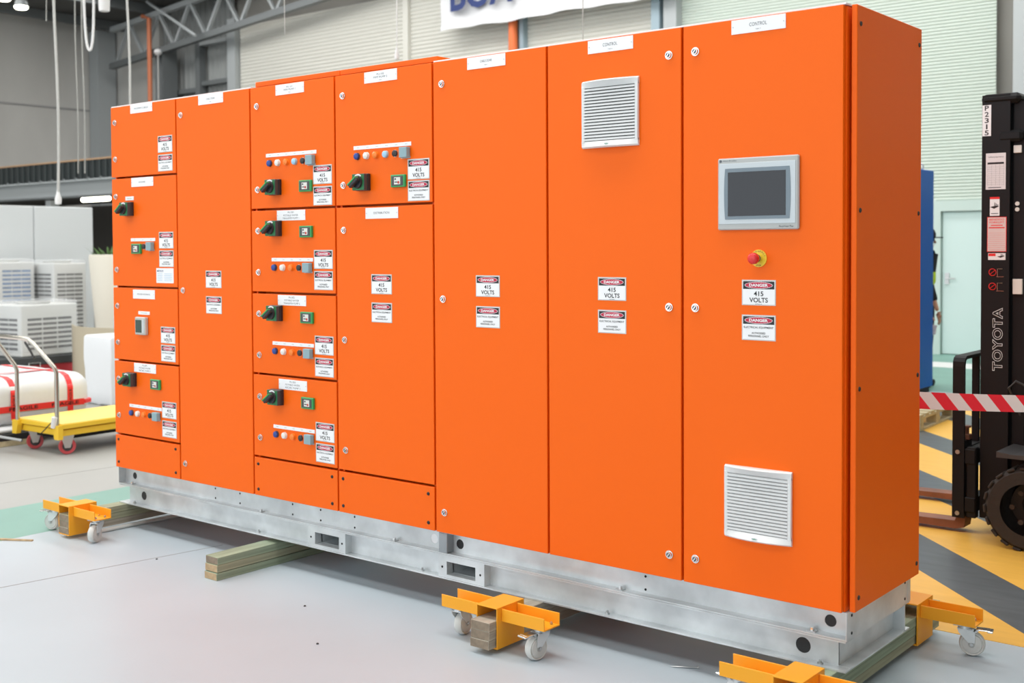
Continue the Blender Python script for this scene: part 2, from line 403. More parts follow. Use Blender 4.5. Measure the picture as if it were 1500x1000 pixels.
# banner
bn = MB(); n = 40; vs = []; fs = []
for i in range(n + 1):
    xx = -9.12 + 5.2 * i / n
    for k in range(9):
        zz = 5.62 + 1.3 * k / 8
        vs.append((xx, 12.72 - .05 * math.sin(i * .9 + k * .35) * (1 - k / 8) - (.04 if k == 0 else 0), zz + (.012 * math.sin(i * .35) if k == 0 else 0)))
for i in range(n):
    for k in range(8): a = i * 9 + k; fs.append((a, a + 9, a + 10, a + 1))
bn.add(vs, fs, 'banner')
b2 = MB(); b2.text('BOA', -8.06, 6.22, 1.5, .58, 12.62, 'navy_letter', .03)
bo = tag(bn.obj('banner', smooth=True), 'white fabric banner with navy lettering hung on the roller doors', 'banner'); lto = b2.obj('lettering', bo)
MB().cyl((-9.2, 12.74, 6.95), (-3.8, 12.74, 6.95), .03, 'steel').obj('rod', bo)

# mezzanine
mz = thing('mezzanine', 'mezzanine floor with black guard panels on a grey steel beam', 'mezzanine', (-21, 8, 0))
MB().box(.02, 12.5, -.02, .02, 2.82, 3.17, 'guard_black').obj('guard_panel', mz)
MB().box(.02, 12.5, -.04, .02, 3.17, 3.2, 'guard_tan').obj('guard_rail', mz)
for i in range(60): MB().box(.12 + i * .205, .16 + i * .205, -.05, -.02, 2.82, 3.16, 'guard_rib').obj('guard_rib', mz)
MB().box(.02, 12.5, -.10, .16, 2.80, 2.83, 'steel_light').obj('beam_flange', mz); MB().box(.02, 12.5, .02, .04, 2.54, 2.80, 'steel_light').obj('beam_web', mz); MB().box(.02, 12.5, -.10, .16, 2.51, 2.54, 'steel_grey').obj('beam_flange', mz)
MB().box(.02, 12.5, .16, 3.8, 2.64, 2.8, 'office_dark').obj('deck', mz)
for i in range(24):
    MB().cyl((.25 + i * .41, -.085, 2.81), (.25 + i * .41, -.085, 2.86), .025, 'steel_grey', n=8).obj('bolt', mz)
for x in (5.72, 11.5): MB().box(x - .09, x + .09, .2, .38, 0, 2.5, 'panel_white').obj('post', mz)
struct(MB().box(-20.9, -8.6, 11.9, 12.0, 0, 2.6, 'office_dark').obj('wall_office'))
tl = thing('fluorescent_light', 'lit fluorescent tube light under the mezzanine', 'lamp', (-14.1, 8.5, 2.50))
MB().box(-.45, .45, -.06, .06, .05, .11, 'steel_light').obj('housing', tl); MB().cyl((-.44, 0, 0), (.44, 0, 0), .045, 'tube_light').obj('tube', tl)
# white partition panels
for i, (ya, yb) in enumerate(((6.31, 5.35), (5.34, 4.38), (4.37, 3.41))):
    p = MB().box(-10.66, -10.60, yb, ya, .02, 2.2 + .0, 'panel_white', .01).box(-10.68, -10.58, yb + .05, ya - .05, 0, .03, 'steel_light').obj('partition_panel')
    tag(p, ['tall white partition panel nearest the beige planter', 'tall white partition panel at the middle, above wrapped air conditioners', 'white partition panel at the left picture edge'][i], 'panel', 'white partition panels')

# ---------------- hanging leads
def lead(x, y, z0, z1, r, m, label, plug=None, sway=.02, grp='leads hanging from the roof'):
    t = thing('hanging_lead', label, 'cable', (x, y, z0), group=grp)
    pts = [(sway * math.sin(i * .9), 0, (z1 - z0) * i / 14) for i in range(15)]
    MB().tube(pts, r, m, 6).obj('cord', t, smooth=True)
    if plug: MB().lathe([(a * plug, b * plug) for a, b in ((0, -.10), (.04, -.095), (.046, -.02), (.026, .04), (.012, .12), (0, .12))], 'plug', n=16).obj('plug', t, smooth=True)
    return t
lead(-5.37, 2.75, 2.09, 8.3, .014, 'cable', 'white hanging lead ending in a plug before the white panels', .75, .03)
lead(-4.83, 3.24, 2.6, 8.4, .012, 'cable', 'white hanging lead passing behind the left end of the switchboard', None, .03)
lead(-5.49, 2.72, 3.9, 8.3, .005, 'cable_faint', 'thin faint hanging cord left of the plug-ended lead', None)
lead(-8.955, 5.1, 2.6, 7.9, .008, 'cable_faint', 'thin faint hanging cord, left of the thin pair', None)
lead(-8.87, 5.15, 2.6, 7.9, .008, 'cable_faint', 'thin faint hanging cord, right of the thin pair', None)
lead(-.57, 2.84, 3.05, 8.5, .004, 'plug', 'thin white cord with plug hanging before the roller door', .45, .004)
lead(-1.25, 2.3, 3.2, 8.5, .003, 'cable', 'thin white cord hanging before the large left roller door', None, .004)
lead(.55, 3.74, 2.9, 8.5, .004, 'cable', 'thin white cord hanging below the banner right half', None, .004)
t = thing('looped_lead', 'white spiral lead hanging in a long loop at top left', 'cable', (-5.15, 3.0, 3.6))
pts = []
for i in range(41):
    q = -1 + 2 * i / 40; pts.append((.055 * (1 if q > 0 else -1) * (1 - (1 - abs(q)) ** 3.2) * .79, .055 * (1 if q > 0 else -1) * (1 - (1 - abs(q)) ** 3.2) * .62, 1.6 * abs(q) ** 1.9))
MB().tube(pts, .013, 'plug', 8).obj('cord', t, smooth=True)
tag(MB().lathe([(0, 0), (.05, 0), (.056, .02), (.06, .5), (0, .5)], 'plug', n=16).obj('reel_housing', loc=(-5.03, 3.1, 4.0), smooth=True), 'white tapered housing above the looped spiral lead', 'housing')
MBc = MB().cyl((0, 0, .5), (0, 0, 4.4), .01, 'cable'); MBc.obj('suspension_cord', bpy.data.objects['reel_housing'])

# ================================================================== THE SWITCHBOARD
CW = .6095
def lock_mesh():
    m = MB(); m.cyl((0, 0, 0), (0, -.0035, 0), .0155, 'chrome', n=20); m.cyl((0, -.0035, 0), (0, -.010, 0), .0125, 'chrome', .011, n=20)
    m.ell(0, 0, .0082, .0082, -.0102, 'grey_print', 16); m.box(-.002, .002, -.0118, -.010, -.007, .007, 'chrome', X=Matrix.Rotation(.6, 4, 'Y')); return m.mesh('lock', True)
LOCK = lock_mesh()
SCREW = MB().cyl((0, 0, 0), (0, -.004, 0), .0082, 'black_print', .006, n=14).ell(0, 0, .003, .003, -.0042, 'dark_hole', 6).mesh('screw', True)
SIGN_W, SIGN_H = .128, .088
def sign_mesh(kind):
    m = MB(); W, H = SIGN_W / 2, SIGN_H / 2
    m.box(-W, W, -.0012, 0, -H, H, 'sign_edge'); m.quad(-W + .0035, W - .0035, -H + .0035, H - .0035, -.0014, 'white_plate')
    m.quad(-W + .005, W - .005, H - .032, H - .005, -.0016, 'black_print')
    cz = H - .0185
    m.ell(0, cz, .053, .0118, -.0018, 'white_print'); m.ell(0, cz, .0512, .0103, -.0020, 'red_print'); m.text('DANGER', 0, cz, .071, .0105, -.0022, 'white_print', .035)
    if kind == 415:
        m.text('415', 0, -.0035, .036, .0165, -.0018, 'black_print', .02); m.text('VOLTS', 0, -.0255, .070, .0165, -.0018, 'black_print', .02)
        m.quad(-.013, .013, -.0398, -.0386, -.0018, 'grey_print')
    else:
        m.text('ELECTRICAL EQUIPMENT', 0, .0005, .112, .0082, -.0018, 'black_print', .015)
        m.text('AUTHORISED', 0, -.0185, .052, .0068, -.0018, 'black_print', .015); m.text('PERSONNEL ONLY', 0, -.0290, .078, .0068, -.0018, 'black_print', .015)
    return m.mesh('danger_sign')
SIGN = {415: sign_mesh(415), 'E': sign_mesh('E')}
def nameplate_mesh(lines):
    m = MB(); W, H = .102, .0245
    m.box(-W, W, -.0022, 0, -H, H, 'white_plate', .0006)
    for sx in (-1, 1): m.cyl((sx * .095, -.002, 0), (sx * .095, -.0035, 0), .0022, 'steel', n=8)
    n = len(lines)
    for i, (t, wd, hh, z) in enumerate(lines): m.text(t, 0, z, wd, hh, -.0025, 'grey_print', 0)
    return m.mesh('nameplate')
_np = {}
def np_for(k):
    if k not in _np:
        L = {'CABLE': [('CABLE ZONE', .062, .0095, .004), ('TIER 5', .018, .0036, -.0125)], 'CONTROL6': [('CONTROL', .066, .0125, .003), ('TIER 6', .02, .004, -.0145)],
             'CONTROL7': [('CONTROL', .066, .0125, .003), ('TIER 7', .02, .004, -.0145)], 'DIST': [('DISTRIBUTION', .098, .0095, .001)], 'CABLE2': [('CABLE ZONE', .07, .0095, .002), ('TIER 2', .018, .0036, -.013)],
             'MMF1': [('PU-101', .042, .0085, .010), ('MMF PUMP 1', .082, .0085, -.003), ('TIER 3', .018, .0036, -.016)], 'MMF2': [('PU-102', .045, .0085, .010), ('MMF PUMP 2', .086, .0085, -.003), ('TIER 4', .018, .0036, -.016)],
             'PW1': [('PU-301', .042, .0085, .014), ('POTABLE WATER', .105, .0085, 0), ('TRANSFER PUMP 1', .118, .0085, -.014)], 'PW2': [('PU-302', .042, .0085, .014), ('POTABLE WATER', .105, .0085, 0), ('TRANSFER PUMP 2', .118, .0085, -.014)],
             'PW3': [('PU-303', .042, .0085, .014), ('POTABLE WATER', .105, .0085, 0), ('RECIRC PUMP 1', .105, .0085, -.014)], 'PW4': [('PU-304', .042, .0085, .014), ('POTABLE WATER', .105, .0085, 0), ('RECIRC PUMP 2', .105, .0085, -.014)],
             'IN1': [('INCOMER CUBICLE', .13, .0095, .0)], 'IN2': [('INCOMER', .06, .0085, 0)], 'IN3': [('POWER METERING', .12, .0085, 0)]}
        _np[k] = nameplate_mesh(L[k])
    return _np[k]

# rotary isolator: plate, dial, handle
SW_PLATE = MB().box(-.040, .040, -.018, 0, -.0375, .0375, 'switch_black', .002).box(-.039, .039, -.040, -.018, -.0365, .0365, 'switch_grey', .003).quad(-.0375, .0375, -.035, .035, -.0402, 'plate_green').mesh('plate')
arc = MB()
for i in range(10):
    a0 = PI * (.28 + .44 * i / 10); a1 = PI * (.28 + .44 * (i + 1) / 10)
    arc.add([(.026 * math.cos(a0), -.0408, .003 + .026 * math.sin(a0)), (.033 * math.cos(a0), -.0408, .003 + .033 * math.sin(a0)), (.033 * math.cos(a1), -.0408, .003 + .033 * math.sin(a1)), (.026 * math.cos(a1), -.0408, .003 + .026 * math.sin(a1))], [(0, 1, 2, 3)], 'white_print')
arc.quad(-.014, .014, -.0345, -.0315, -.0408, 'switch_green'); ARC = arc.mesh('legend_arc')
DIAL = MB().cyl((0, -.040, 0), (0, -.050, 0), .029, 'switch_black', .027, n=28).mesh('dial', True)
RY = Matrix.Rotation(math.radians(-35), 4, 'Y')
KNOB = MB().box(-.036, .026, -.072, -.049, -.009, .007, 'switch_black', .003, X=RY).box(-.037, .024, -.0745, -.054, .005, .012, 'switch_green', .001, X=RY).mesh('knob')
# plug-on meter / breaker window
MET = MB().box(-.043, .043, -.013, 0, -.027, .027, 'switch_green', .002).mesh('meter_frame')
METIN = MB().box(-.036, .034, -.0145, -.0125, -.021, .021, 'switch_grey', .001).mesh('meter_window')
METF = MB().box(-.0185, .0185, -.0155, -.0142, -.0155, .0155, 'meter_face').quad(-.015, .002, -.008, -.003, -.0158, 'grey_print').ell(.008, -.007, .006, .006, -.0158, 'meter_red', 12).quad(-.016, -.006, .004, .012, -.0158, 'grey_print').mesh('meter_dial')
def btn(capm, ring='steel'):
    m = MB(); m.cyl((0, 0, 0), (0, -.006, 0), .0165, ring, .0155, n=24)
    m2 = MB(); m2.cyl((0, -.004, 0), (0, -.012, 0), .0145, capm, n=24); m2.cyl((0, -.012, 0), (0, -.0145, 0), .0145, capm, .011, n=24)
    return m.mesh('bezel', True), m2.mesh('cap', True)
BTN = {k: btn('btn_' + k, rg) for k, rg in (('blue', 'switch_grey'), ('white', 'btn_white'), ('orange', 'btn_orange'), ('sky', 'hmi_grey'), ('black', 'chrome'))}
GBOX = MB().box(-.0165, .0305, -.026, -.002, -.0215, .0235, 'box_grey', .002).box(-.024, .0305, -.0035, 0, -.024, -.016, 'hmi_grey').mesh('cover_box')

def make_tier(i, label, name='switchboard_tier'):
    t = thing(name, label, 'electrical cabinet', (i * CW, 0, Z0), group='tiers of the orange switchboard')
    b = MB(); b.box(.0005, CW - .0005, .07, .60, .0, 1.996, 'orange'); b.box(.012, .024, .021, .07, .0, 1.996, 'orange'); b.box(CW - .024, CW - .012, .021, .07, .0, 1.996, 'orange')
    b.obj('body', t); return t
def door(t, z0, z1, locks=(), name='door', lockx=.048, plate=None, platez=None):
    g = .005; d = MB().box(g, CW - g, 0, .020, z0, z1, 'orange', .0016).obj(name, t)
    for z in locks: place(LOCK, 'lock', d, (lockx, 0, z))
    if plate: place(np_for(plate), 'nameplate', d, (.300, 0, platez if platez else z1 - .030))
    return d
def cover(t, z0, z1):
    d = door(t, z0, z1, name='cover_panel')
    for x in (.034, .569):
        for z in (.031, .156): place(SCREW, 'screw', d, (x, 0, z))
def signs(t, x, za, zb):
    a = place(SIGN[415], 'danger_sign', t, (x, 0, za)); a['label'] = 'DANGER 415 VOLTS sign'
    b = place(SIGN['E'], 'danger_sign', t, (x, 0, zb)); b['label'] = 'DANGER ELECTRICAL EQUIPMENT sign'
def rotary(t, x, z):
    p = place(SW_PLATE, 'rotary_switch', t, (x, 0, z)); p['label'] = 'black and green rotary isolator switch'
    place(ARC, 'legend', p); place(DIAL, 'dial', p); place(KNOB, 'knob', p)
def meter(t, x, z):
    p = place(MET, 'meter', t, (x, 0, z)); p['label'] = 'small green framed meter'
    place(METIN, 'window', p); place(METF, 'dial_face', p)
def strip(t, x0, x1, z, marks):
    m = MB(); m.box(x0, x1, -.002, 0, z - .0085, z + .0085, 'white_plate', .0005)
    for k in range(marks): xc = x0 + (x1 - x0) * (k + .5) / marks; m.quad(xc - .008, xc + .008, z - .0014, z + .0014, -.0023, 'sign_edge')
    m.obj('legend_strip', t)
def buttons(t, xs, z, cols):
    for x, c in zip(xs, cols):
        if c == 'box': b = place(GBOX, 'cover_box', t, (x, 0, z)); b['label'] = 'grey-blue push button guard box'
        else:
            a, cp = BTN[c]; b = place(a, 'push_button', t, (x, 0, z)); b['label'] = {'blue': 'blue', 'white': 'white', 'orange': 'orange', 'sky': 'pale blue', 'black': 'black'}[c] + ' push button'
            place(cp, 'button_cap', b)
C5 = ('blue', 'white', 'orange', 'black', 'box'); C6 = ('blue', 'white', 'orange', 'sky', 'black', 'box')
G = .0055
# tier 1
t1 = make_tier(0, 'leftmost orange cabinet tier, with power meter and two rotary switches')
door(t1, 1.608 + G, 1.998, (1.913, 1.712), plate='IN1', platez=1.976); door(t1, 1.008 + G, 1.608 - G, (1.506, 1.103), plate='IN2', platez=1.578)
door(t1, .600 + G, 1.008 - G, (.902, .70), plate='IN3', platez=.970); door(t1, .187 + G, .600 - G, (.497, .294), plate='PW4', platez=.569); cover(t1, 0, .187 - G)
for za, zb, x in ((1.770, 1.671, .513), (1.262, 1.164, .511), (.758, .661, .516), (.358, .256, .517)): signs(t1, x, za, zb)
rotary(t1, .176, 1.434); rotary(t1, .180, .501); meter(t1, .245, 1.217); meter(t1, .405, .488)
MB().box(.139, .217, -.002, 0, 1.482, 1.503, 'white_plate').quad(.155, .200, 1.4905, 1.4945, -.0023, 'sign_edge').obj('legend_plate', t1)
strip(t1, .185, .412, 1.266, 3); buttons(t1, (.315, .374), 1.229, ('black', 'box'))
strip(t1, .148, .449, .3555, 5); buttons(t1, (.170, .229, .290, .350, .408), .3155, C5)
pm = MB().box(-.048, .048, -.022, 0, -.048, .048, 'pm_grey', .004).obj('power_meter', t1, (.289, 0, .799)); pm['label'] = 'square grey digital power meter'
MB().box(-.040, .016, -.0235, -.0215, -.036, .034, 'lcd', .001).obj('screen', pm); MB().box(.022, .038, -.0235, -.0215, -.036, .036, 'hmi_light', .001).obj('key_strip', pm)
MB().box(.247, .352, -.002, 0, .860, .878, 'white_plate').quad(.270, .330, .867, .871, -.0023, 'sign_edge').obj('legend_plate', t1)
rt = MB(); rt.box(.418, .573, -.0012, 0, 1.034, 1.113, 'white_plate', .0004); rt.text('METROID', .455, 1.098, .055, .010, -.0016, 'navy_print', .01)
for k in range(5): rt.quad(.428, .475, 1.082 - k * .009, 1.0845 - k * .009, -.0016, 'blue_print'); rt.quad(.49, .562, 1.082 - k * .009, 1.0845 - k * .009, -.0016, 'blue_print')
rt.obj('rating_label', t1)['label'] = 'white rating label with navy heading'
# tier 2
t2 = make_tier(1, 'plain full-height orange tier just right of the leftmost tier')
door(t2, 0, 1.998, (1.910, .999, .090), plate='CABLE2', platez=1.973); signs(t2, .305, 1.060, .929)
# tier 3
t3 = make_tier(2, 'orange tier with four stacked pump doors, each with rotary switch')
for z0, z1, lk, pl, pz in ((1.404 + G, 1.998, (1.906, 1.501), 'MMF1', 1.970), (1.0 + G, 1.404 - G, (1.301, 1.099), 'PW1', 1.372), (.602 + G, 1.0 - G, (.897, .695), 'PW2', .967), (.193 + G, .602 - G, (.491, .289), 'PW3', .563)): door(t3, z0, z1, lk, plate=pl, platez=pz, lockx=.056)
cover(t3, 0, .193 - G)
for k, (za, zb) in enumerate(((1.556, 1.458), (1.163, 1.065), (.763, .661), (.358, .259))): signs(t3, .524, za, zb)
for z in (1.508, 1.311, .904, .499): rotary(t3, .193, z)
for z in (1.507, 1.293, .889, .486): meter(t3, .413, z)
strip(t3, .121, .484, 1.663, 6); buttons(t3, (.150, .210, .272, .333, .394, .447), 1.625, C6)
for z in (1.161, .758, .354): strip(t3, .155, .453, z, 5); buttons(t3, (.177, .238, .300, .360, .418), z - .038, C5)
# tier 4
t4 = make_tier(3, 'orange tier with one pump door above a tall DISTRIBUTION door')
door(t4, 1.404 + G, 1.998, (1.905, 1.50), plate='MMF2', platez=1.971, lockx=.056); door(t4, .193 + G, 1.404 - G, (1.296, .796, .29), plate='DIST', platez=1.369, lockx=.056); cover(t4, 0, .193 - G)
signs(t4, .526, 1.553, 1.460); signs(t4, .295, 1.054, .928); rotary(t4, .192, 1.508); meter(t4, .411, 1.506)
strip(t4, .125, .484, 1.664, 6); buttons(t4, (.149, .209, .268, .330, .391, .448), 1.626, C6)
for t in (t3, t4): MB().box(.0, CW - .002, .036, .6, 2.007, 2.031, 'orange', .002).box(.03, CW - .03, .08, .58, 1.996, 2.007, 'orange').obj('top_cover', t)
# tier 5
t5 = make_tier(4, 'plain full-height orange tier left of the tier with a high vent')
door(t5, 0, 1.998, (1.903, .997, .088), plate='CABLE', platez=1.971, lockx=.055); signs(t5, .302, 1.056, .929)
# tiers 6, 7
t6 = make_tier(5, 'orange CONTROL tier with a white vent grille near its top')
door(t6, 0, 1.998, (1.904, .994, .089), plate='CONTROL6', platez=1.970, lockx=.5555); signs(t6, .305, 1.056, .932)
t7 = make_tier(6, 'orange CONTROL tier at right end with touchscreen and red emergency stop')
door(t7, 0, 1.998, (1.905, .995, .091), plate='CONTROL7', platez=1.971, lockx=.055); signs(t7, .303, 1.054, .933)
MB().box(.596, .6085, .021, .07, 0, 1.996, 'orange').obj('frame_lip', t7)
sp = MB().box(.6195, .639, .030, .618, 0, 2.0, 'orange', .002).obj('side_panel', t7)
SCX = MB().cyl((0, 0, 0), (.003, 0, 0), .0085, 'black_print', .007, n=14).mesh('screw')
for y in (.058, .592):
    for z in (.045, .74, 1.33, 1.94): place(SCX, 'screw', sp, (.639, y, z))
for t in (t1, t2, t5, t6, t7): MB().box(.0, CW, .008, .6, 2.0, 2.0055, 'white_plate').obj('top_plate', t)

def vent(t, cx, cz):
    n = 16; W = .127; H = .127; fr = MB()
    def bulge(uu): return -.010 - .022 * (1 - uu * uu)
    for (za, zb) in ((H - .026, H), (-H, -H + .026)):
        vs = []; fs = []
        for i in range(n + 1):
            uu = -1 + 2 * i / n; y = bulge(uu); inner = -.012
            top = za if za > 0 else zb; outer = zb if za > 0 else za
            vs += [(uu * W, 0, outer), (uu * W, y + .006, outer), (uu * W, y, outer + (-.005 if za > 0 else .005)), (uu * W, inner, top), (uu * W, 0, top)]
        for i in range(n):
            for k in range(4): a = i * 5 + k; fs.append((a, a + 1, a + 6, a + 5))
        fs += [tuple(range(5)), tuple(range(n * 5, n * 5 + 5))[::-1]]
        fr.add(vs, fs, 'grille_white')
    for s in (-1, 1): fr.box(min(s * W, s * (W - .014)), max(s * W, s * (W - .014)), -.013, 0, -H + .02, H - .02, 'grille_white', .002)
    g = fr.obj('vent_grille', t, (cx, 0, cz), smooth=True); g['label'] = 'white louvred vent grille'
    MB().box(-W + .012, W - .012, -.003, 0, -H + .02, H - .02, 'grille_dark').obj('filter_mat', g)
    for k in range(17):
        z = -H + .033 + k * (2 * H - .066) / 16
        MB().prism([(-.0135, z - .0048), (-.0135, z + .0022), (-.003, z + .0062), (-.003, z + .004)], 'x', -W + .013, W - .013, 'grille_white').obj('slat', g)
    MB().ell(0, -H + .012, .012, .004, -.0318, 'hmi_light', 14).quad(-.006, .006, -H + .011, -H + .013, -.032, 'switch_green').obj('badge', g)
vent(t6, .3015, 1.715); vent(t7, .303, .321)
# touchscreen panel
hm = MB().box(-.152, .152, -.014, 0, -.1245, .1245, 'hmi_grey', .004).obj('touchscreen', t7, (.303, 0, 1.395)); hm['label'] = 'grey touchscreen operator panel with dark screen'
MB().box(-.146, .142, -.0158, -.0138, -.104, .106, 'hmi_light', .0008).obj('bezel', hm)
oc = []
for i in range(9): a = -1 + 2 * i / 8; oc.append((-.121 - .004 * (1 - a * a), -.088 + .176 * (i / 8)))
for i in range(9): a = 1 - 2 * i / 8; oc.append((.121 + .004 * (1 - a * a), .088 - .176 * (i / 8)))
MB().prism(oc[::-1], 'y', -.0172, -.0155, 'hmi_band').obj('screen_surround', hm)
MB().box(-.110, .108, -.0176, -.0168, -.077, .075, 'hmi_screen').obj('screen', hm)
MB().text('Allen-Bradley', -.105, .1145, .054, .007, -.0142, 'grey_print').ell(-.140, .1145, .005, .005, -.0142, 'grey_print', 12).text('PanelView Plus', .108, -.114, .052, .0065, -.0142, 'black_print', .008).obj('lettering', hm)
# emergency stop
es = MB().cyl((0, 0, 0), (0, -.004, 0), .030, 'estop_yellow', n=32).obj('emergency_stop', t7, (.304, 0, 1.172), smooth=True); es['label'] = 'red mushroom emergency stop on yellow disc'
lt = MB()
def ring_text(s, a0, da, rr):
    for k, ch in enumerate(s):
        a = a0 - da * k; lt.text(ch, 0, 0, .0042, .0055, -.0043, 'black_print', .01, X=Matrix.Translation((rr * math.cos(a), 0, rr * math.sin(a))) @ Matrix.Rotation(-(a - PI / 2), 4, 'Y'))
ring_text('EMERGENCY', math.radians(165), math.radians(18), .0245); lt.text('STOP', 0, -.0245, .02, .0055, -.0043, 'black_print', .01); lt.obj('lettering', es)
MB().cyl((0, -.004, 0), (0, -.030, 0), .0125, 'estop_yellow', n=20).cyl((0, -.014, 0), (0, -.020, 0), .0135, 'grey_print', n=20).obj('collar', es, smooth=True)
MB().lathe([(0, .057), (.010, .0565), (.0165, .0535), (.0195, .048), (.0195, .036), (.016, .029), (0, .029)], 'estop_red', X=Matrix.Rotation(PI / 2, 4, 'X')).obj('button', es, smooth=True)

# ------------------------------------------------------------------ base frame (galvanised)
XE = 4.268
bf = thing('base_frame', 'galvanised steel base frame carrying the orange switchboard', 'base frame', (0, 0, .129))
B0 = .129   # frame underside
def fp(mb, nm): return mb.obj(nm, bf, (0, 0, -B0))
# plinth (upper rails)
front = MB().prism([(.020, .2355), (.020, .241), (.062, .241), (.062, .328), (.020, .328), (.020, .333), (.066, .333), (.066, .2355)], 'x', 0, XE, 'galv'); o = fp(front, 'plinth_rail')
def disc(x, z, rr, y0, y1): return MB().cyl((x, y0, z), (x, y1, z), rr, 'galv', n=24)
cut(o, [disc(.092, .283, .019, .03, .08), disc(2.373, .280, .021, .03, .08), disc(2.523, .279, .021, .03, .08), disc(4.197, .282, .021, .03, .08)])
for x, z, rr, m_ in ((.092, .283, .0188, 'black_plastic'), (2.373, .280, .0208, 'white_plate'), (2.523, .279, .0208, 'black_plastic'), (4.197, .282, .0208, 'black_plastic')): fp(MB().cyl((x, .0635, z), (x, .0655, z), rr, m_, n=24), 'hole_tone_disc')  # black discs paint the holes' shaded inside, white one the brightness behind
fp(MB().prism([(.60, .2355), (.60, .241), (.558, .241), (.558, .328), (.60, .328), (.60, .333), (.554, .333), (.554, .2355)], 'x', 0, XE, 'galv'), 'plinth_rail')
fp(MB().box(XE, XE + .003, .020, .60, .236, .333, 'galv'), 'plinth_end_plate')
fp(MB().box(-.003, 0, .020, .60, .236, .333, 'galv'), 'plinth_end_plate')
fp(MB().box(XE + .003, XE + .0045, .022, .052, .236, .333, 'galv', .0005), 'corner_strip'); fp(MB().box(XE + .003, XE + .0045, .572, .598, .236, .333, 'galv', .0005), 'corner_strip')
fp(MB().box(2.439, 2.487, .018, .0615, .2415, .3275, 'galv_dull', .002), 'joint_post')
# lower channel beams (web set back, flanges outward)
def chan(y0, s): return [(y0, .129), (y0, .135), (y0 + s * .042, .135), (y0 + s * .042, .229), (y0, .229), (y0, .2345), (y0 + s * .048, .2345), (y0 + s * .048, .129)]
o = fp(MB().prism(chan(.020, 1), 'x', .0, XE, 'galv'), 'beam')
cut(o, [disc(.178, .181, .024, .03, .09), disc(4.098, .178, .0275, .03, .09), MB().box(-.01, .040, .01, .08, .1355, .2285, 'galv'), MB().box(XE - .042, XE + .01, .01, .08, .1355, .2285, 'galv'),
        MB().box(1.640, 1.806, .0, .09, .150, .205, 'galv'), MB().box(2.482, 2.644, .0, .09, .150, .205, 'galv')])
fp(MB().prism(chan(.600, -1), 'x', .0, XE, 'galv'), 'beam')
def endchan(x0, s): return [(x0, .129), (x0, .135), (x0 + s * .042, .135), (x0 + s * .042, .229), (x0, .229), (x0, .2345), (x0 + s * .046, .2345), (x0 + s * .046, .129)]
e = MB(); e.prism([(p[0], p[1]) for p in endchan(XE, -1)], 'y', .0625, .558, 'galv'); fp(e, 'end_beam')
e = MB(); e.prism([(p[0], p[1]) for p in endchan(0, 1)], 'y', .0625, .558, 'galv'); fp(e, 'end_beam')
for x, z, rr in ((.178, .181, .0238), (4.098, .178, .0273)): fp(MB().cyl((x, .0635, z), (x, .0665, z), rr, 'black_plastic', n=24), 'hole_tone_disc')  # black discs paint the shade inside the web holes
for (xa, xb, wa, wb) in ((1.590, 1.849, 1.640, 1.806), (2.434, 2.693, 2.482, 2.644)):
    o = fp(MB().box(xa, xb, .0215, .5985, .1355, .2285, 'galv'), 'fork_pocket')
    cut(o, [MB().box(wa, wb, -.05, .7, .1495, .2065, 'galv')])
    for x in (xa + .022, xb - .022): fp(MB().cyl((x, .022, .18), (x, .0205, .18), .005, 'dark_hole', n=10), 'rivet')
rv = MB().cyl((0, 0, 0), (0, -.0015, 0), .0048, 'dark_hole', n=10).mesh('rivet')
for x in (.824, 1.027, 1.434, 1.637, 1.871, 3.46):
    for z in (.254, .304): place(rv, 'rivet', bf, (x, .0619, z - B0))
rvx = MB().cyl((0, 0, 0), (.0015, 0, 0), .0052, 'dark_hole', n=10).mesh('rivet')
for y in (.062, .545):
    for z in (.255, .315): place(rvx, 'rivet', bf, (XE + .003, y, z - B0))
BOLT = MB().cyl((0, 0, 0), (0, 0, .007), .010, 'steel', n=6).cyl((0, 0, .007), (0, 0, .014), .005, 'steel', n=8).mesh('bolt')
for x in (.12, 1.2, 2.32, 3.30, 4.17): place(BOLT, 'bolt', bf, (x, .040, .135 - B0))
BOLT2 = MB().box(-.016, .016, -.012, .012, 0, .004, 'steel').cyl((0, 0, .004), (0, 0, .014), .008, 'chrome', n=6).mesh('bolt')
for x in (.10, 1.22, 2.15, 3.36, 4.14): place(BOLT2, 'bolt', bf, (x, .040, .241 - B0)); 

# ------------------------------------------------------------------ timbers and dollies
TH, TW = .035, .092
def timber(cx, y0, y1, z, mats, end, label, jx=0):
    m = MB(); m.box(-TW / 2, TW / 2, 0, y1 - y0, 0, TH - .0006, mats, .0015)
    o = m.obj('timber_beam', loc=(cx + jx, y0, z)); me = o.data; me.materials.append(MATS[end])
    k = len(me.materials) - 1
    for p in me.polygons:
        if abs(p.normal.y) > .8: p.material_index = k
    return tag(o, label, 'timber', 'timber bearers under the base frame')
pos = ('bottom', 'middle', 'top')
stacks = [(.026, -.335, 1.0, .0240, 'left yellow dolly', ('timber_grey', 'timber', 'timber'), ('timber_end_old',) * 3),
          (2.955, -.315, 1.0, .0240, 'middle yellow dolly', ('timber_grey', 'timber_grey', 'timber_grey'), ('timber_end_old',) * 3),
          (4.190, -.14, 1.02, .0240, 'right-hand yellow dollies', ('timber', 'timber_green', 'timber_green'), ('timber_end_old',) * 3)]
for cx, ya, yb, zb, nm, mm, ee in stacks:
    for k in range(3): timber(cx, ya + .002 * (k % 2), yb, zb + k * TH, mm[k], ee[k], f'{pos[k]} timber of the stack held by the {nm}', .002 * (k - 1))
for k, (mm, ee, dz) in enumerate((('timber_green', 'timber_end', 0), ('timber', 'timber_end', .0375), ('timber_green', 'timber_end_old', .073))):
    timber(1.306, -.33 + .004 * k, 1.0, dz, mm, ee, f'{pos[k]} timber of the loose stack resting on the floor')

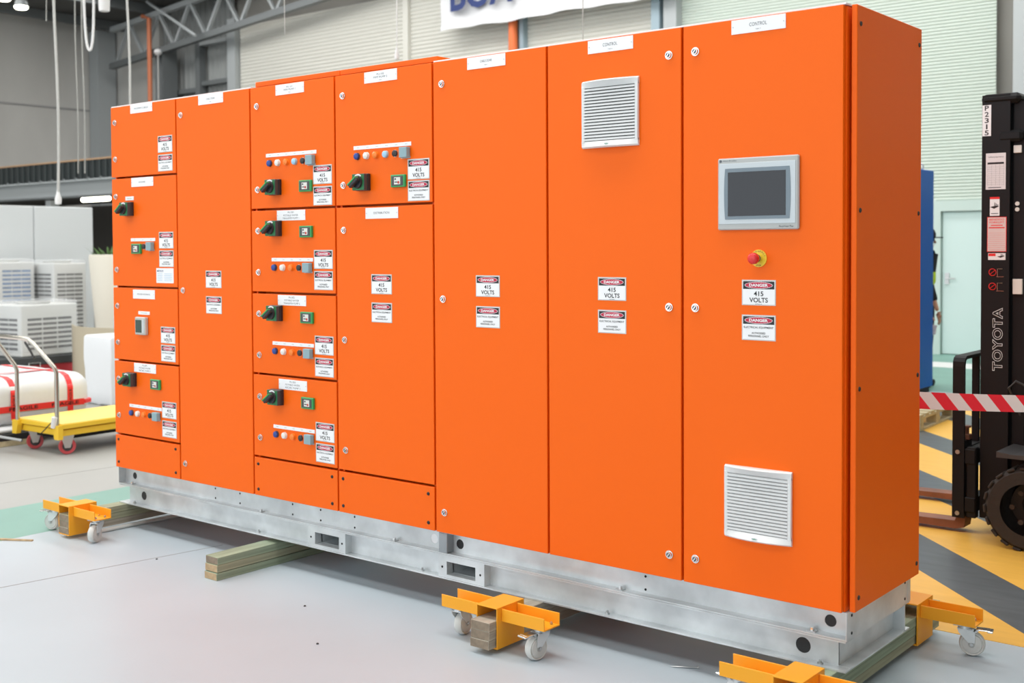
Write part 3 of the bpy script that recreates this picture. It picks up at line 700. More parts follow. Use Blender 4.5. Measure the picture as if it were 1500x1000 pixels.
def caster(parent, x, y, ztop, rz, tilt=0, brake=True):
    """swivel caster: fork with the wheel and brake pedal as pieces"""
    R = .047; fk = MB()
    fk.box(-.038, .038, -.035, .035, -.006, 0, 'steel', .001); fk.cyl((0, 0, -.006), (0, 0, -.020), .024, 'galv', .026, n=18)
    off = .026   # trail
    for s in (-1, 1): fk.prism([(-.026, -.016), (.026, -.016), (.038, -.030), (off + .012, R - ztop + .006), (off - .012, R - ztop + .006), (-.02, -.034)], 'y', s * .0215 - .0015, s * .0215 + .0015, 'galv')
    fk.box(-.024, .034, -.023, .023, -.022, -.016, 'galv', .001)
    fk.cyl((off, -.026, R - ztop), (off, .026, R - ztop), .006, 'steel', n=10)
    o = fk.obj('caster', parent, (x, y, ztop), (0, 0, rz), smooth=True)
    wh = MB().lathe([(.010, -.019), (.034, -.017), (.036, -.013), (.042, -.0165), (R - .002, -.011), (R, -.004), (R, .004), (R - .002, .011), (.042, .0165), (.036, .013), (.034, .017), (.010, .019)], 'wheel_white', X=Matrix.Rotation(PI / 2, 4, 'X'), n=36)
    wh.cyl((0, -.0205, 0), (0, .0205, 0), .012, 'wheel_rim', n=16)
    wh.obj('wheel', o, (off, 0, R - ztop), smooth=True)
    if brake:
        MB().box(.040, .088, -.020, .020, -.020, -.016, 'chrome', .001).box(.080, .100, -.022, .022, -.024, -.017, 'chrome', .002).prism([(.028, -.03), (.05, -.016), (.05, -.022), (.03, -.04)], 'y', -.018, .018, 'steel').obj('brake_pedal', o)
def dolly(tx, y0, side, label, rots, brakes, yflip=False):
    """side -1: in front of the frame; sleeve starts at y0 and the channel sits inside its length"""
    t = thing('lifting_dolly', label, 'dolly', (tx, y0, 0), group='yellow lifting dollies')
    ya = .025; yb = .125; za = .122; zb = .170; th = .005
    for sgn in (-1, 1):
        x0, x1 = (-.257, -.0535) if sgn < 0 else (.0535, .257); ch = MB()
        ch.box(x0, x1, ya, ya + th, za, zb, 'dolly', .0012); ch.box(x0, x1, yb - th, yb, za, zb, 'dolly', .0012); ch.box(x0, x1, ya + th, yb - th, za, za + th, 'dolly'); ch.obj('channel', t)
    sl = MB(); sl.box(-.0525, -.0475, 0, .165, .018, .172, 'dolly', .001); sl.box(.0475, .0525, 0, .165, .018, .172, 'dolly', .001); sl.box(-.0525, .0525, 0, .165, .172, .177, 'dolly', .001); sl.box(-.0475, .0475, 0, .165, .018, .0235, 'dolly')
    sl.obj('sleeve', t)
    for i, x in enumerate((-.205, .205)):
        caster(t, x, .075, .122, rots[i], brake=brakes[i])
        for bx in (-.028, .028):
            for by in (-.027, .027): MB().cyl((x + bx, .075 + by, .127), (x + bx, .075 + by, .134), .0065, 'steel', n=6).cyl((x + bx, .075 + by, .134), (x + bx, .075 + by, .139), .0035, 'chrome', n=8).obj('bolt', t)
    return t
dolly(.03, -.335, -1, 'yellow dolly at the left end, over timber ends on the green stripe', (math.radians(200), math.radians(-65)), (True, False))
dolly(2.957, -.275, -1, 'yellow dolly in front of the frame beside a stub of stacked timber', (math.radians(97), math.radians(-100)), (False, True))
dolly(4.195, -.262, -1, 'yellow dolly cut off by the bottom picture edge', (math.radians(160), math.radians(-120)), (True, True))
dolly(4.193, .750, 1, 'yellow dolly at the right rear with a braked white caster', (math.radians(20), math.radians(12)), (False, True))
# oddments on the floor
tag(MB().tube([(.083, -.21, .0105), (.099, .17, .0105), (.125, .62, .0105)], .0105, 'wheel_white', 12).obj('conduit_pipe', smooth=True), 'thin pale conduit pipe lying on the floor behind the left dolly', 'pipe')
st = MB(); st.prism([(-.46, -.70), (-.45, -.715), (-.21, -.583), (-.042, -.482), (-.045, -.468), (-.22, -.566)], 'z', .0005, .008, 'timber_end'); tag(st.obj('wood_strip'), 'flat pale wood strip lying on the green floor stripe', 'wood strip')
nl = MB().cyl((3.615, .027, .004), (3.68, .066, .004), .0028, 'steel', n=8).cyl((3.68, .066, .004), (3.684, .0685, .004), .006, 'steel', n=10).cyl((3.595, .015, .004), (3.615, .027, .004), .0002, 'steel', .0028, n=8)
tag(nl.obj('nail'), 'loose steel nail lying in the shadow under the base frame', 'nail')
for k, (x, y) in enumerate(((.80, -.28), (2.38, -.62), (3.43, -.37), (4.60, .46), (4.44, .40), (1.97, -.33))):
    q = MB().lathe([(0, 0), (.006, .001), (.004, .005), (0, .006)], 'fork_grey', n=7).obj('grit_speck', loc=(x, y, 0)); tag(q, ['dark speck on the floor left of the loose timber', 'dark speck on the open floor near the bottom edge', 'dark speck right of the middle dolly', 'dark speck on the grey floor below the rear dolly caster', 'dark speck beside the right timber stack', 'dark speck between loose timber and middle dolly'][k], 'debris', 'grit on the floor')

# ================================================================== RIGHT SIDE: forklift, tape, blue cabinet, person, pallet
fk = thing('forklift', 'black forklift with raised mast and rusty forks standing on hazard stripes', 'forklift', (4.2, 3.1, 0))
FO = Vector((4.2, 3.1, 0))
def fpart(mb, nm, smooth=False): return mb.obj(nm, fk, -FO, smooth=smooth)
for ya, yb in ((2.75, 2.84), (3.42, 3.51)):
    m = MB(); m.prism([(3.856, ya), (3.998, ya), (3.998, ya + .02), (3.90, ya + .02), (3.90, yb - .02), (3.998, yb - .02), (3.998, yb), (3.856, yb)], 'z', .09, 2.34, 'fork_black'); fpart(m, 'outer_upright')
    m = MB(); m.prism([(4.01, ya + .03), (4.07, ya + .03), (4.07, yb + .01), (4.01, yb + .01)], 'z', .12, 2.30, 'fork_black'); fpart(m, 'inner_upright')
    fpart(MB().tube([(4.035, ya + .12, .2), (4.035, ya + .12, 2.1)], .028, 'fork_grey', 12), 'lift_cylinder', True)
    for k in range(22): fpart(MB().box(4.02, 4.045, ya + .13, ya + .15, 1.75 + k * .018, 1.763 + k * .018, 'fork_grey', .002), 'chain_link')
fpart(MB().box(3.85, 4.05, 2.742, 3.52, 2.291, 2.345, 'fork_black', .02), 'top_crossbar')
fpart(MB().box(3.935, 4.06, 2.745, 3.52, 2.09, 2.15, 'fork_black', .015), 'tie_bar')
fpart(MB().box(3.9, 4.05, 2.80, 3.46, .18, .32, 'fork_black', .01), 'tie_bar')
for z in (1.735, 1.765): fpart(MB().cyl((4.03, 2.78, z), (4.03, 2.772, z), .011, 'meter_face', n=12), 'bolt')
fpart(MB().box(4.01, 4.05, 2.770, 2.79, 2.03, 2.07, 'meter_face', .002), 'sticker'); fpart(MB().box(4.012, 4.06, 2.765, 2.785, 1.29, 1.37, 'meter_face', .002), 'bracket_plate')
# carriage, backrest, forks
fpart(MB().box(3.792, 3.848, 2.70, 3.58, .12, .20, 'fork_black', .004), 'carriage_bar'); fpart(MB().box(3.792, 3.848, 2.70, 3.58, .38, .46, 'fork_black', .004), 'carriage_bar')
for y in (2.705, 3.52): fpart(MB().box(3.80, 3.85, y, y + .05, .09, .47, 'fork_black', .004), 'carriage_plate')
for y in (2.698, 3.53):
    m = MB(); m.prism([(3.728, .085), (3.79, .085), (3.79, .90), (3.728, .90)], 'y', y, y + .018, 'fork_black'); fpart(m, 'backrest_side')
    for z in (.44, .11): fpart(MB().cyl((3.757, y - .001, z), (3.757, y - .006, z), .012, 'steel', n=12), 'bolt')
m = MB(); prof = [(2.698, .90), (2.70, .925), (2.715, .945), (2.74, .955), (3.50, .955), (3.53, .945), (3.545, .925), (3.548, .90), (3.53, .90), (3.52, .925), (3.50, .937), (2.745, .937), (2.725, .93), (2.716, .90)]
m.prism(prof, 'x', 3.728, 3.79, 'fork_black'); fpart(m, 'backrest_top')
for y in (2.98, 3.26): fpart(MB().box(3.74, 3.775, y, y + .03, .46, .94, 'fork_black'), 'backrest_bar')
fpart(MB().box(3.735, 3.79, 2.71, 3.54, .44, .462, 'fork_black'), 'backrest_bar')
for y in (2.719, 3.415):
    m = MB(); m.prism([(2.62, .028), (3.74, .018), (3.785, .03), (3.79, .06), (3.79, .09), (3.748, .09), (3.735, .062), (2.62, .038)], 'y', y, y + .11, 'fork_rust'); m.box(3.75, 3.79, y, y + .11, .09, .50, 'fork_black'); fpart(m, 'fork')
    fpart(MB().box(3.752, 3.80, y + .03, y + .08, .50, .53, 'fork_rust', .004).cyl((3.776, y + .055, .53), (3.776, y + .055, .565), .016, 'fork_rust', n=8).cyl((3.776, y + .055, .565), (3.776, y + .055, .575), .026, 'fork_rust', n=10), 'fork_pin')
# wheels
def fwheel(cx, y0, y1, R, nm):
    m = MB(); w = (y1 - y0) / 2
    m.lathe([(R * .62, -w), (R * .9, -w), (R * .97, -w * .86), (R, -w * .6), (R, w * .6), (R * .97, w * .86), (R * .9, w), (R * .62, w)], 'rubber', X=Matrix.Translation((cx, (y0 + y1) / 2, R)) @ Matrix.Rotation(PI / 2, 4, 'X'), n=40); o = fpart(m, nm, True)
    for k in range(20):
        for s in (-1, 1):
            a = 2 * PI * (k + (.25 if s > 0 else -.25)) / 20; X = Matrix.Translation((cx, (y0 + y1) / 2, R)) @ Matrix.Rotation(a, 4, 'Y')
            q = MB(); q.box(-.021, .021, min(s * .01, s * w * 1.0), max(s * .01, s * w * 1.0), R * .95, R * 1.015, 'rubber', .004, X=X); q.obj('tread_block', o)
    q = MB(); q.lathe([(R * .62, -w * .95), (R * .56, -w * .5), (R * .30, -w * .45), (R * .26, -w * .8), (0, -w * .8)], 'rubber_hub', X=Matrix.Translation((cx, (y0 + y1) / 2, R)) @ Matrix.Rotation(-PI / 2, 4, 'X') @ Matrix.Scale(-1, 4, (0, 0, 1)), n=32); q.obj('rim', o, smooth=True)
    for k in range(6):
        a = 2 * PI * k / 6; MB().cyl((cx + .4 * R * math.cos(a), y0 + w * .45, R + .4 * R * math.sin(a)), (cx + .4 * R * math.cos(a), y0 + w * .62, R + .4 * R * math.sin(a)), .014, 'rubber_hub', n=6).obj('wheel_nut', o)
fwheel(4.165, 2.50, 2.70, .213, 'front_wheel'); fwheel(4.165, 3.56, 3.76, .213, 'front_wheel'); fwheel(5.55, 2.62, 2.76, .19, 'rear_wheel'); fwheel(5.55, 3.46, 3.60, .19, 'rear_wheel')
# body
m = MB(); m.prism([(4.10, .30), (5.20, .22), (5.30, .45), (5.30, .95), (4.85, 1.02), (4.75, .60), (4.42, .60), (4.30, 1.02), (4.12, 1.05)], 'y', 2.84, 3.40, 'fork_grey'); fpart(m, 'chassis')
m = MB(); m.prism([(5.22, .18), (5.95, .25), (6.05, .5), (6.0, .95), (5.3, 1.0)], 'y', 2.74, 3.48, 'fork_orange'); fpart(m, 'counterweight')
m = MB(); m.prism([(4.02, .47), (4.40, .47), (4.40, .50), (4.10, .49), (4.02, .50)], 'y', 2.48, 2.80, 'fork_grey'); fpart(m, 'fender')
fpart(MB().box(4.06, 4.36, 2.80, 2.86, .40, .95, 'fork_grey', .02), 'side_cowl')
fpart(MB().box(4.85, 5.25, 2.95, 3.30, 1.02, 1.14, 'black_plastic', .03), 'seat'); fpart(MB().box(5.2, 5.32, 2.95, 3.30, 1.1, 1.5, 'black_plastic', .03), 'seat_back')
for y in (2.86, 3.36):
    fpart(MB().tube([(4.16, y, 1.0), (4.42, y, 1.95), (4.5, y, 2.02)], .03, 'fork_black', 8), 'guard_pillar'); fpart(MB().tube([(5.75, y, .95), (5.6, y, 2.0), (5.5, y, 2.02)], .03, 'fork_black', 8), 'guard_pillar')
    fpart(MB().tube([(4.48, y, 2.02), (5.52, y, 2.02)], .03, 'fork_black', 8), 'guard_rail')
for x in (4.5, 4.75, 5.0, 5.25, 5.5): fpart(MB().tube([(x, 2.86, 2.02), (x, 3.36, 2.02)], .02, 'fork_black', 8), 'guard_bar')
fpart(MB().tube([(4.40, 3.1, 1.0), (4.58, 3.1, 1.22)], .02, 'fork_black', 8), 'steering_column')
q = MB(); q.tube([(4.58 + .06 * math.cos(a) , 3.1 + .14 * math.sin(a), 1.24 + .1 * math.cos(a)) for a in [2 * PI * i / 20 for i in range(21)]], .012, 'black_plastic', 6); fpart(q, 'steering_wheel')
fpart(MB().tube([(4.06, 2.80, .62), (4.01, 2.72, .80), (4.05, 2.70, .84), (4.12, 2.74, .80), (4.16, 2.80, .60)], .007, 'fork_grey', 6), 'hose', True)
# mast decals
y = 2.7495
d = MB(); d.box(3.8575, 3.902, y - .001, y, 2.125, 2.288, 'white_print')
for k, ch in enumerate('P2315'): d.text(ch, 3.880, 2.272 - k * .0325, .008 if ch == '1' else .021, .026, y - .0015, 'black_print', .02)
fpart(d, 'number_label')['label'] = 'white label reading P2315'
d = MB(); d.box(3.877, 3.978, y - .001, y, 1.842, 2.033, 'sheet_white'); d.text('Liftequipment', 3.929, 2.012, .075, .010, y - .0015, 'grey_print'); d.quad(3.886, 3.969, 1.975, 1.985, y - .0015, 'black_print')
for k in range(9): d.quad(3.886, 3.969, 1.868 + k * .0115, 1.8686 + k * .0115, y - .0015, 'grey_print')
for k in range(5): d.quad(3.886 + k * .0206, 3.8866 + k * .0206, 1.862, 1.975, y - .0015, 'grey_print')
d.quad(3.889, 3.955, 1.850, 1.854, y - .0015, 'grey_print'); fpart(d, 'service_sheet')
def handpic(d, x0, x1, z0, z1):
    d.prism([(x0, z0 + .5 * (z1 - z0)), (x0 + .45 * (x1 - x0), z0 + .3 * (z1 - z0)), (x1, z0 + .55 * (z1 - z0)), (x0 + .6 * (x1 - x0), z0 + .62 * (z1 - z0))], 'y', y - .0018, y - .0016, 'black_print')
    for k in range(3): d.box(x0 + (.5 + .16 * k) * (x1 - x0), x0 + (.58 + .16 * k) * (x1 - x0), y - .0018, y - .0016, z0 + .55 * (z1 - z0), z0 + (.95 - .1 * k) * (z1 - z0), 'black_print')
d = MB(); d.box(3.899, 3.948, y - .001, y, 1.703, 1.802, 'white_print'); d.quad(3.899, 3.948, 1.791, 1.802, y - .0015, 'tape_red'); handpic(d, 3.900, 3.946, 1.725, 1.775); d.quad(3.905, 3.942, 1.713, 1.717, y - .0015, 'grey_print'); fpart(d, 'warning_label')
d = MB(); d.box(3.886, 3.984, y - .001, y, 1.513, 1.697, 'tape_red'); d.quad(3.889, 3.981, 1.516, 1.694, y - .0015, 'sheet_pink'); d.text('BENDIGO', 3.935, 1.683, .075, .010, y - .0018, 'tape_red', .01); d.text('FORKLIFT', 3.935, 1.668, .075, .010, y - .0018, 'tape_red', .01); d.quad(3.905, 3.965, 1.650, 1.655, y - .0018, 'tape_red'); d.quad(3.895, 3.975, 1.637, 1.643, y - .0018, 'tape_red')
for k in range(9): d.quad(3.893, 3.977, 1.524 + k * .011, 1.5247 + k * .011, y - .0018, 'tape_red')
fpart(d, 'load_chart')
d = MB(); d.box(3.892, 3.980, y - .001, y, 1.470, 1.506, 'white_print'); d.quad(3.894, 3.930, 1.490, 1.504, y - .0015, 'tape_red'); handpic(d, 3.938, 3.976, 1.472, 1.504); fpart(d, 'warning_label')
d = MB()
for z in (1.405, 1.33): 
    d.tube([(3.915 + .018 * math.cos(a), y - .001, z + .018 * math.sin(a)) for a in [2 * PI * i / 14 for i in range(15)]], .002, 'tape_red', 4); d.tube([(3.900, y - .001, z - .012), (3.930, y - .001, z + .012)], .002, 'tape_red', 4)
    d.tube([(3.940, y - .001, z - .022), (3.940, y - .001, z + .018), (3.965, y - .001, z + .018)], .0016, 'steel', 4); d.tube([(3.935, y - .001, z - .024), (3.972, y - .001, z - .024)], .0016, 'steel', 4)
fpart(d, 'pictogram')
# outlined maker's lettering running up the mast
c = bpy.data.curves.new('lettering', 'FONT'); c.body = 'TOYOTA'; c.align_x = 'CENTER'; c.align_y = 'CENTER'; c.size = .075; c.fill_mode = 'NONE'; c.bevel_depth = .0014; c.bevel_resolution = 0; c.offset = .002; c.space_character = 1.12; c.materials.append(MATS['white_print'])
tx = bpy.data.objects.new('lettering', c); COL.objects.link(tx)
dg = bpy.context.evaluated_depsgraph_get(); me = bpy.data.meshes.new_from_object(tx.evaluated_get(dg)); bpy.data.objects.remove(tx)
xs = [p.co.x for p in me.vertices]; ys = [p.co.y for p in me.vertices]
for p in me.vertices: p.co = Vector(((p.co.y - (min(ys) + max(ys)) / 2) / (max(ys) - min(ys)) * -.052, p.co.z * .5, (p.co.x - (min(xs) + max(xs)) / 2) / (max(xs) - min(xs)) * .335))
o = place(me, 'lettering', fk, Vector((3.943, y - .001, 1.05)) - FO)

# barrier tape on two posts
A = Vector((3.30, 1.20, .855)); Bp = Vector((5.05, 2.2, .82)); L = (Bp - A).length; ang = math.atan2(Bp.y - A.y, Bp.x - A.x)
tp = MB(); n = 24; vs = []; fs = []
for i in range(n + 1):
    tt = i / n; sag = -.03 * 4 * tt * (1 - tt); tw = .012 * math.sin(5 * tt)
    for k, (dy, dz) in enumerate(((0, .0), (0, .075), (.0006, .075), (.0006, 0))): vs.append((L * tt, dy + tw * (dz / .075 - .5), dz + sag + (Bp.z - A.z) * tt))
for i in range(n):
    for k in range(4): fs.append((i * 4 + k, i * 4 + (k + 1) % 4, i * 4 + 4 + (k + 1) % 4, i * 4 + 4 + k))
fs += [(0, 1, 2, 3), (n * 4, n * 4 + 1, n * 4 + 2, n * 4 + 3)]
tp.add(vs, fs, 'barrier_stripe'); tag(tp.obj('barrier_tape', loc=A, rot=(0, 0, ang)), 'red and white diagonally striped barrier tape stretched before the forklift', 'barrier tape')
for p, lb in ((A, 'thin barrier post behind the switchboard holding the striped tape'), (Bp, 'thin barrier post at the forklift holding the striped tape')):
    q = thing('barrier_post', lb, 'post', (p.x, p.y + .03, 0), group='barrier posts')
    MB().cyl((0, 0, .02), (0, 0, 1.0), .02, 'fork_black', n=14).obj('pole', q, smooth=True); MB().lathe([(0, 0), (.14, 0), (.14, .012), (.03, .03), (0, .03)], 'fork_black').obj('base', q)
# blue cabinet
bc = thing('blue_cabinet', 'tall blue metal cabinet seen behind the right end of the switchboard', 'cabinet', (.95, 8.2, 0))
MB().box(0, .57, 0, .55, .06, 2.335, 'blue_cab', .006).obj('body', bc); MB().box(.03, .55, .03, .5, 0, .06, 'fork_black').obj('plinth', bc)
MB().box(.02, .55, -.012, 0, .08, 2.3, 'blue_cab', .004).obj('door', bc)
q = MB().tube([(.48 + .03 * math.cos(a), .4, 2.375 + .03 * math.sin(a)) for a in [2 * PI * i / 16 for i in range(17)]], .008, 'steel', 6); q.cyl((.48, .4, 2.335), (.48, .4, 2.35), .012, 'steel', n=10); q.obj('lifting_eye', bc)
# person
pp = thing('person', 'person in black cap, dark clothes and yellow vest standing behind blue cabinet', 'person', (1.285, 9.12, 0))
def skin_obj(name, verts, edges, rad, m, parent, root=0, sub=2):
    me = bpy.data.meshes.new(name); me.from_pydata(verts, edges, []); o = place(me, name, parent); me.materials.append(MATS[m])
    md = o.modifiers.new('skin', 'SKIN'); md.use_smooth_shade = True
    for i, q in enumerate(me.skin_vertices[0].data): q.radius = rad[i] if isinstance(rad[i], tuple) else (rad[i], rad[i]); q.use_root = (i == root)
    s = o.modifiers.new('sub', 'SUBSURF'); s.levels = sub; s.render_levels = sub
    dg = bpy.context.evaluated_depsgraph_get(); me2 = bpy.data.meshes.new_from_object(o.evaluated_get(dg)); o.modifiers.clear(); o.data = me2
    for p in me2.polygons: p.use_smooth = True
    return o
# facing +X; left side is +Y
bv = [(0, 0, .92), (-.01, 0, 1.12), (-.01, 0, 1.32), (.0, 0, 1.44), (.015, 0, 1.50), (.03, 0, 1.56), (.035, 0, 1.64),
      (0, -.09, .88), (.02, -.10, .50), (.0, -.10, .09), (.10, -.10, .045),
      (0, .09, .88), (.0, .10, .50), (-.03, .10, .09), (.07, .10, .045),
      (-.01, -.17, 1.39), (.0, -.22, 1.12), (.10, -.20, .88), (.135, -.19, .80),
      (-.01, .17, 1.39), (-.02, .21, 1.12), (.06, .20, .90), (.09, .19, .82)]
be = [(0, 1), (1, 2), (2, 3), (3, 4), (4, 5), (5, 6), (0, 7), (7, 8), (8, 9), (9, 10), (0, 11), (11, 12), (12, 13), (13, 14), (3, 15), (15, 16), (16, 17), (17, 18), (3, 19), (19, 20), (20, 21), (21, 22)]
br = [(.085, .11), (.08, .10), (.085, .11), (.05, .075), .045, (.075, .07), (.085, .072), .065, .05, .038, .03, .065, .05, .038, .03, .045, .034, .026, .024, .045, .034, .026, .024]
skin_obj('body', bv, be, br, 'skin', pp)
hv = [(.135, -.19, .80), (.15, -.19, .745)]
def fingers(base, s):
    vs = [base]; es = []; rd = [.024]
    b = Vector(base); palm = b + Vector((.014, 0, -.055)); vs.append(tuple(palm)); es.append((0, 1)); rd.append((.018, .034))
    for k, ln in enumerate((.065, .075, .07, .055)):
        y0 = (-.027 + .018 * k); a = palm + Vector((.002, y0, -.02)); c1 = a + Vector((.008, 0, -ln * .5)); c2 = c1 + Vector((-.012, 0, -ln * .45))
        i = len(vs); vs += [tuple(a), tuple(c1), tuple(c2)]; es += [(1, i), (i, i + 1), (i + 1, i + 2)]; rd += [.0095, .009, .008]
    a = b + Vector((.03, s * .02, -.03)); c1 = a + Vector((.018, s * .004, -.03)); i = len(vs); vs += [tuple(a), tuple(c1)]; es += [(0, i), (i, i + 1)]; rd += [.011, .009]
    return vs, es, rd
for base, s in (((.135, -.19, .795), 1), ((.09, .19, .815), -1)): v_, e_, r_ = fingers(base, s); skin_obj('hand', v_, e_, r_, 'skin', pp, 0, 1)
skin_obj('trousers', [(0, 0, .98), (0, 0, .92), (0, -.09, .86), (.02, -.10, .50), (.0, -.10, .10), (0, .09, .86), (.0, .10, .50), (-.03, .10, .10)], [(0, 1), (1, 2), (2, 3), (3, 4), (1, 5), (5, 6), (6, 7)], [(.125, .155), (.125, .155), .098, .078, .065, .098, .078, .065], 'cloth_navy', pp, 1)
skin_obj('shirt', [(-.01, 0, .97), (-.01, 0, 1.12), (-.01, 0, 1.32), (.0, 0, 1.44), (-.01, -.18, 1.39), (.0, -.225, 1.12), (.09, -.205, .90), (-.01, .18, 1.39), (-.02, .215, 1.12), (.05, .205, .92)], [(0, 1), (1, 2), (2, 3), (3, 4), (4, 5), (5, 6), (3, 7), (7, 8), (8, 9)], [(.13, .155), (.12, .145), (.13, .165), (.085, .12), .072, .058, .046, .072, .058, .046], 'cloth_navy', pp, 2)
skin_obj('vest', [(-.01, 0, 1.08), (-.01, 0, 1.2), (-.01, 0, 1.34), (0, 0, 1.43)], [(0, 1), (1, 2), (2, 3)], [(.15, .17), (.145, .165), (.145, .18), (.09, .13)], 'cloth_hivis', pp, 0)
for sy, fx in ((-.10, .0), (.10, -.03)): skin_obj('shoe', [(fx - .03, sy, .06), (fx + .05, sy, .05), (fx + .13, sy, .035)], [(0, 1), (1, 2)], [(.055, .05), (.045, .045), (.03, .04)], 'black_plastic', pp, 0)
MB().lathe([(.092, 0), (.094, .04), (.075, .085), (.04, .105), (0, .11)], 'cloth_navy').obj('cap', pp, (.035, 0, 1.635), smooth=True)
cb = MB(); cb.prism([(.05, -.07), (.14, -.055), (.175, 0), (.14, .055), (.05, .07)], 'z', 1.628, 1.64, 'cloth_navy'); cb.obj('cap_brim', pp, (.035, 0, 0))
fc = MB(); fc.lathe([(0, .02), (.012, .012), (.016, -.01), (0, -.022)], 'skin', X=Matrix.Translation((.122, 0, 1.585)), n=10); fc.obj('nose', pp, smooth=True)
for s in (-1, 1):
    MB().lathe([(0, .006), (.007, 0), (0, -.006)], 'black_print', X=Matrix.Translation((.107, s * .028, 1.606)), n=10).obj('eye', pp); MB().lathe([(0, .03), (.012, .02), (.014, -.01), (0, -.03)], 'skin', X=Matrix.Translation((.03, s * .08, 1.59)), n=10).obj('ear', pp, smooth=True)
MB().box(.098, .108, -.022, .022, 1.546, 1.551, 'estop_red').obj('mouth', pp)
MB().lathe([(.088, 0), (.09, .03), (.088, .05)], 'black_print').obj('hair', pp, (.025, 0, 1.59))
pa = MB(); pa.prism([(.0, 0), (.06, .01), (.075, .11), (.02, .12)], 'y', -.002, .002, 'paper'); tag(pa.obj('paper_sheet', loc=(1.425, 8.93, .58)), 'folded white paper held in the hand of the standing person', 'paper')
# timber pallet
pl = thing('timber_pallet', 'pale timber pallet on the floor behind the striped tape', 'pallet', (2.38, 5.98, 0), math.radians(3))
for k in range(7): MB().box(-1.1, 0, k * .155, k * .155 + .10, .118, .138, 'pallet_wood', .002).obj('deck_board', pl)
for x in (-1.1, -.59, -.09): MB().box(x, x + .09, 0, 1.03, .096, .117, 'pallet_wood', .002).obj('stringer', pl)
for x in (-1.1, -.59, -.09):
    for yy in (0, .465, .93): MB().box(x, x + .09, yy, yy + .1, .02, .095, 'pallet_wood', .002).obj('block', pl)
    MB().box(x, x + .09, 0, 1.03, .0, .019, 'pallet_wood', .002).obj('bottom_board', pl)

# ================================================================== LEFT SIDE: load, trolley, air conditioners, planter
ld = thing('wrapped_load', 'white wrapped pallet load bound with red FRAGILE tape', 'wrapped load', (-3.06, 1.72, 0))
# soft rounded block: x from -1.2..0, y -1.9..0
def soft(x0, x1, y0, y1, z0, z1, rr, m, n=6, jit=.01):
    b = bmesh.new(); bmesh.ops.create_cube(b, size=1)
    for p in b.verts: p.co = Vector(((x0 + x1) / 2 + p.co.x * (x1 - x0), (y0 + y1) / 2 + p.co.y * (y1 - y0), (z0 + z1) / 2 + p.co.z * (z1 - z0)))
    bmesh.ops.bevel(b, geom=list(b.edges), offset=rr, segments=n, affect='EDGES', profile=.5); bmesh.ops.subdivide_edges(b, edges=[e for e in b.edges if e.calc_length() > .2], cuts=5, use_grid_fill=True)
    for p in b.verts: p.co += Vector((random.uniform(-1, 1), random.uniform(-1, 1), random.uniform(-1, 1))) * jit
    mb = MB(); mb.bm(b, m); b.free(); return mb
soft(-1.25, 0, -2.0, 0, .145, .53, .13, 'wrap_white', 5, .005).obj('wrapped_block', ld, smooth=True)
MB().box(-1.2, .02, -1.95, .05, .10, .15, 'wrap_white', .02).obj('film_skirt', ld)
TX = .004
tpm = MB(); tpm.box(TX, TX + .002, -2.0, -.09, .262, .312, 'tape_red')
tpm.tube([(TX, -.09, .287), (-.03, -.02, .287), (-.1, .006, .287)], .02, 'tape_red', 4)
for k, yy in enumerate((-.26, -.62, -.98, -1.34)): tpm.text('FRAGILE', yy, .287, .24, .028, 0, 'black_print', .02, X=Matrix.Translation((TX + .0035, 0, 0)) @ Matrix.Rotation(PI / 2, 4, 'Z'))
tpm.obj('fragile_tape', ld)
for yy in (-.215, -.70):
    q = MB(); q.box(TX, TX + .0025, yy - .025, yy + .025, .20, .42, 'tape_red'); q.strip([(TX + .001, .42), (-.02, .475), (-.06, .515), (-.13, .534), (-1.1, .536)], 'y', yy - .025, yy + .025, 'tape_red')
    q.text('FRAGILE', 0, 0, .13, .022, 0, 'black_print', .02, X=Matrix.Translation((TX + .0035, yy, .335)) @ Matrix.Rotation(PI / 2, 4, 'Z') @ Matrix.Rotation(-PI / 2, 4, 'Y')); q.obj('fragile_tape', ld)
q = MB(); q.strip([(-.35, .5385), (-.4, .5385)], 'y', -1.9, -.1, 'tape_red'); q.obj('fragile_tape', ld)
for yy in (-1.95, -1.0, -.75): pass
MB().box(-1.2, .03, -1.95, -.5, .045, .098, 'black_plastic', .004).obj('pallet_deck', ld)
for x in (-1.2, -.62, -.06): MB().box(x, x + .09, -1.95, -.58, 0, .044, 'pallet_wood', .003).obj('pallet_runner', ld)

# trolley
ty = thing('lift_trolley', 'yellow lift table trolley with steel push handle and red wheels', 'trolley', (-2.56, .95, 0), math.radians(3))
MB().box(-.31, .31, 0, 1.05, .205, .245, 'trolley_yellow', .006).box(-.305, .305, .005, 1.045, .245, .2465, 'trolley_deck').obj('deck', ty)
MB().box(-.29, .29, .02, 1.03, .150, .198, 'trolley_yellow', .004).obj('base_frame', ty)
for s in (-1, 1): MB().prism([(s * .31, .13), (s * .31, .235), (s * .235, .235), (s * .235, .20), (s * .255, .13)], 'y', -.03, .01, 'trolley_yellow').obj('handle_socket', ty)
hp = [(-.265, -.01, .17), (-.265, -.01, .62), (-.275, -.02, .66), (-.36, -.10, .83), (-.365, -.105, .865), (-.33, -.11, .89), (-.02, -.11, .885), (.06, -.11, .88), (.11, -.10, .85), (.255, -.02, .67), (.265, -.01, .63), (.265, -.01, .17)]
MB().tube([(p[0], p[1], p[2]) for p in hp], .0165, 'tube_steel', 12).obj('handle', ty, smooth=True)
MB().tube([(.06, -.135, .86), (.12, -.125, .79), (.15, -.115, .74)], .008, 'black_plastic', 8).obj('release_lever', ty); MB().tube([(.265, -.03, .30), (.25, -.03, .22)], .022, 'plug', 10).obj('cable_tie', ty)
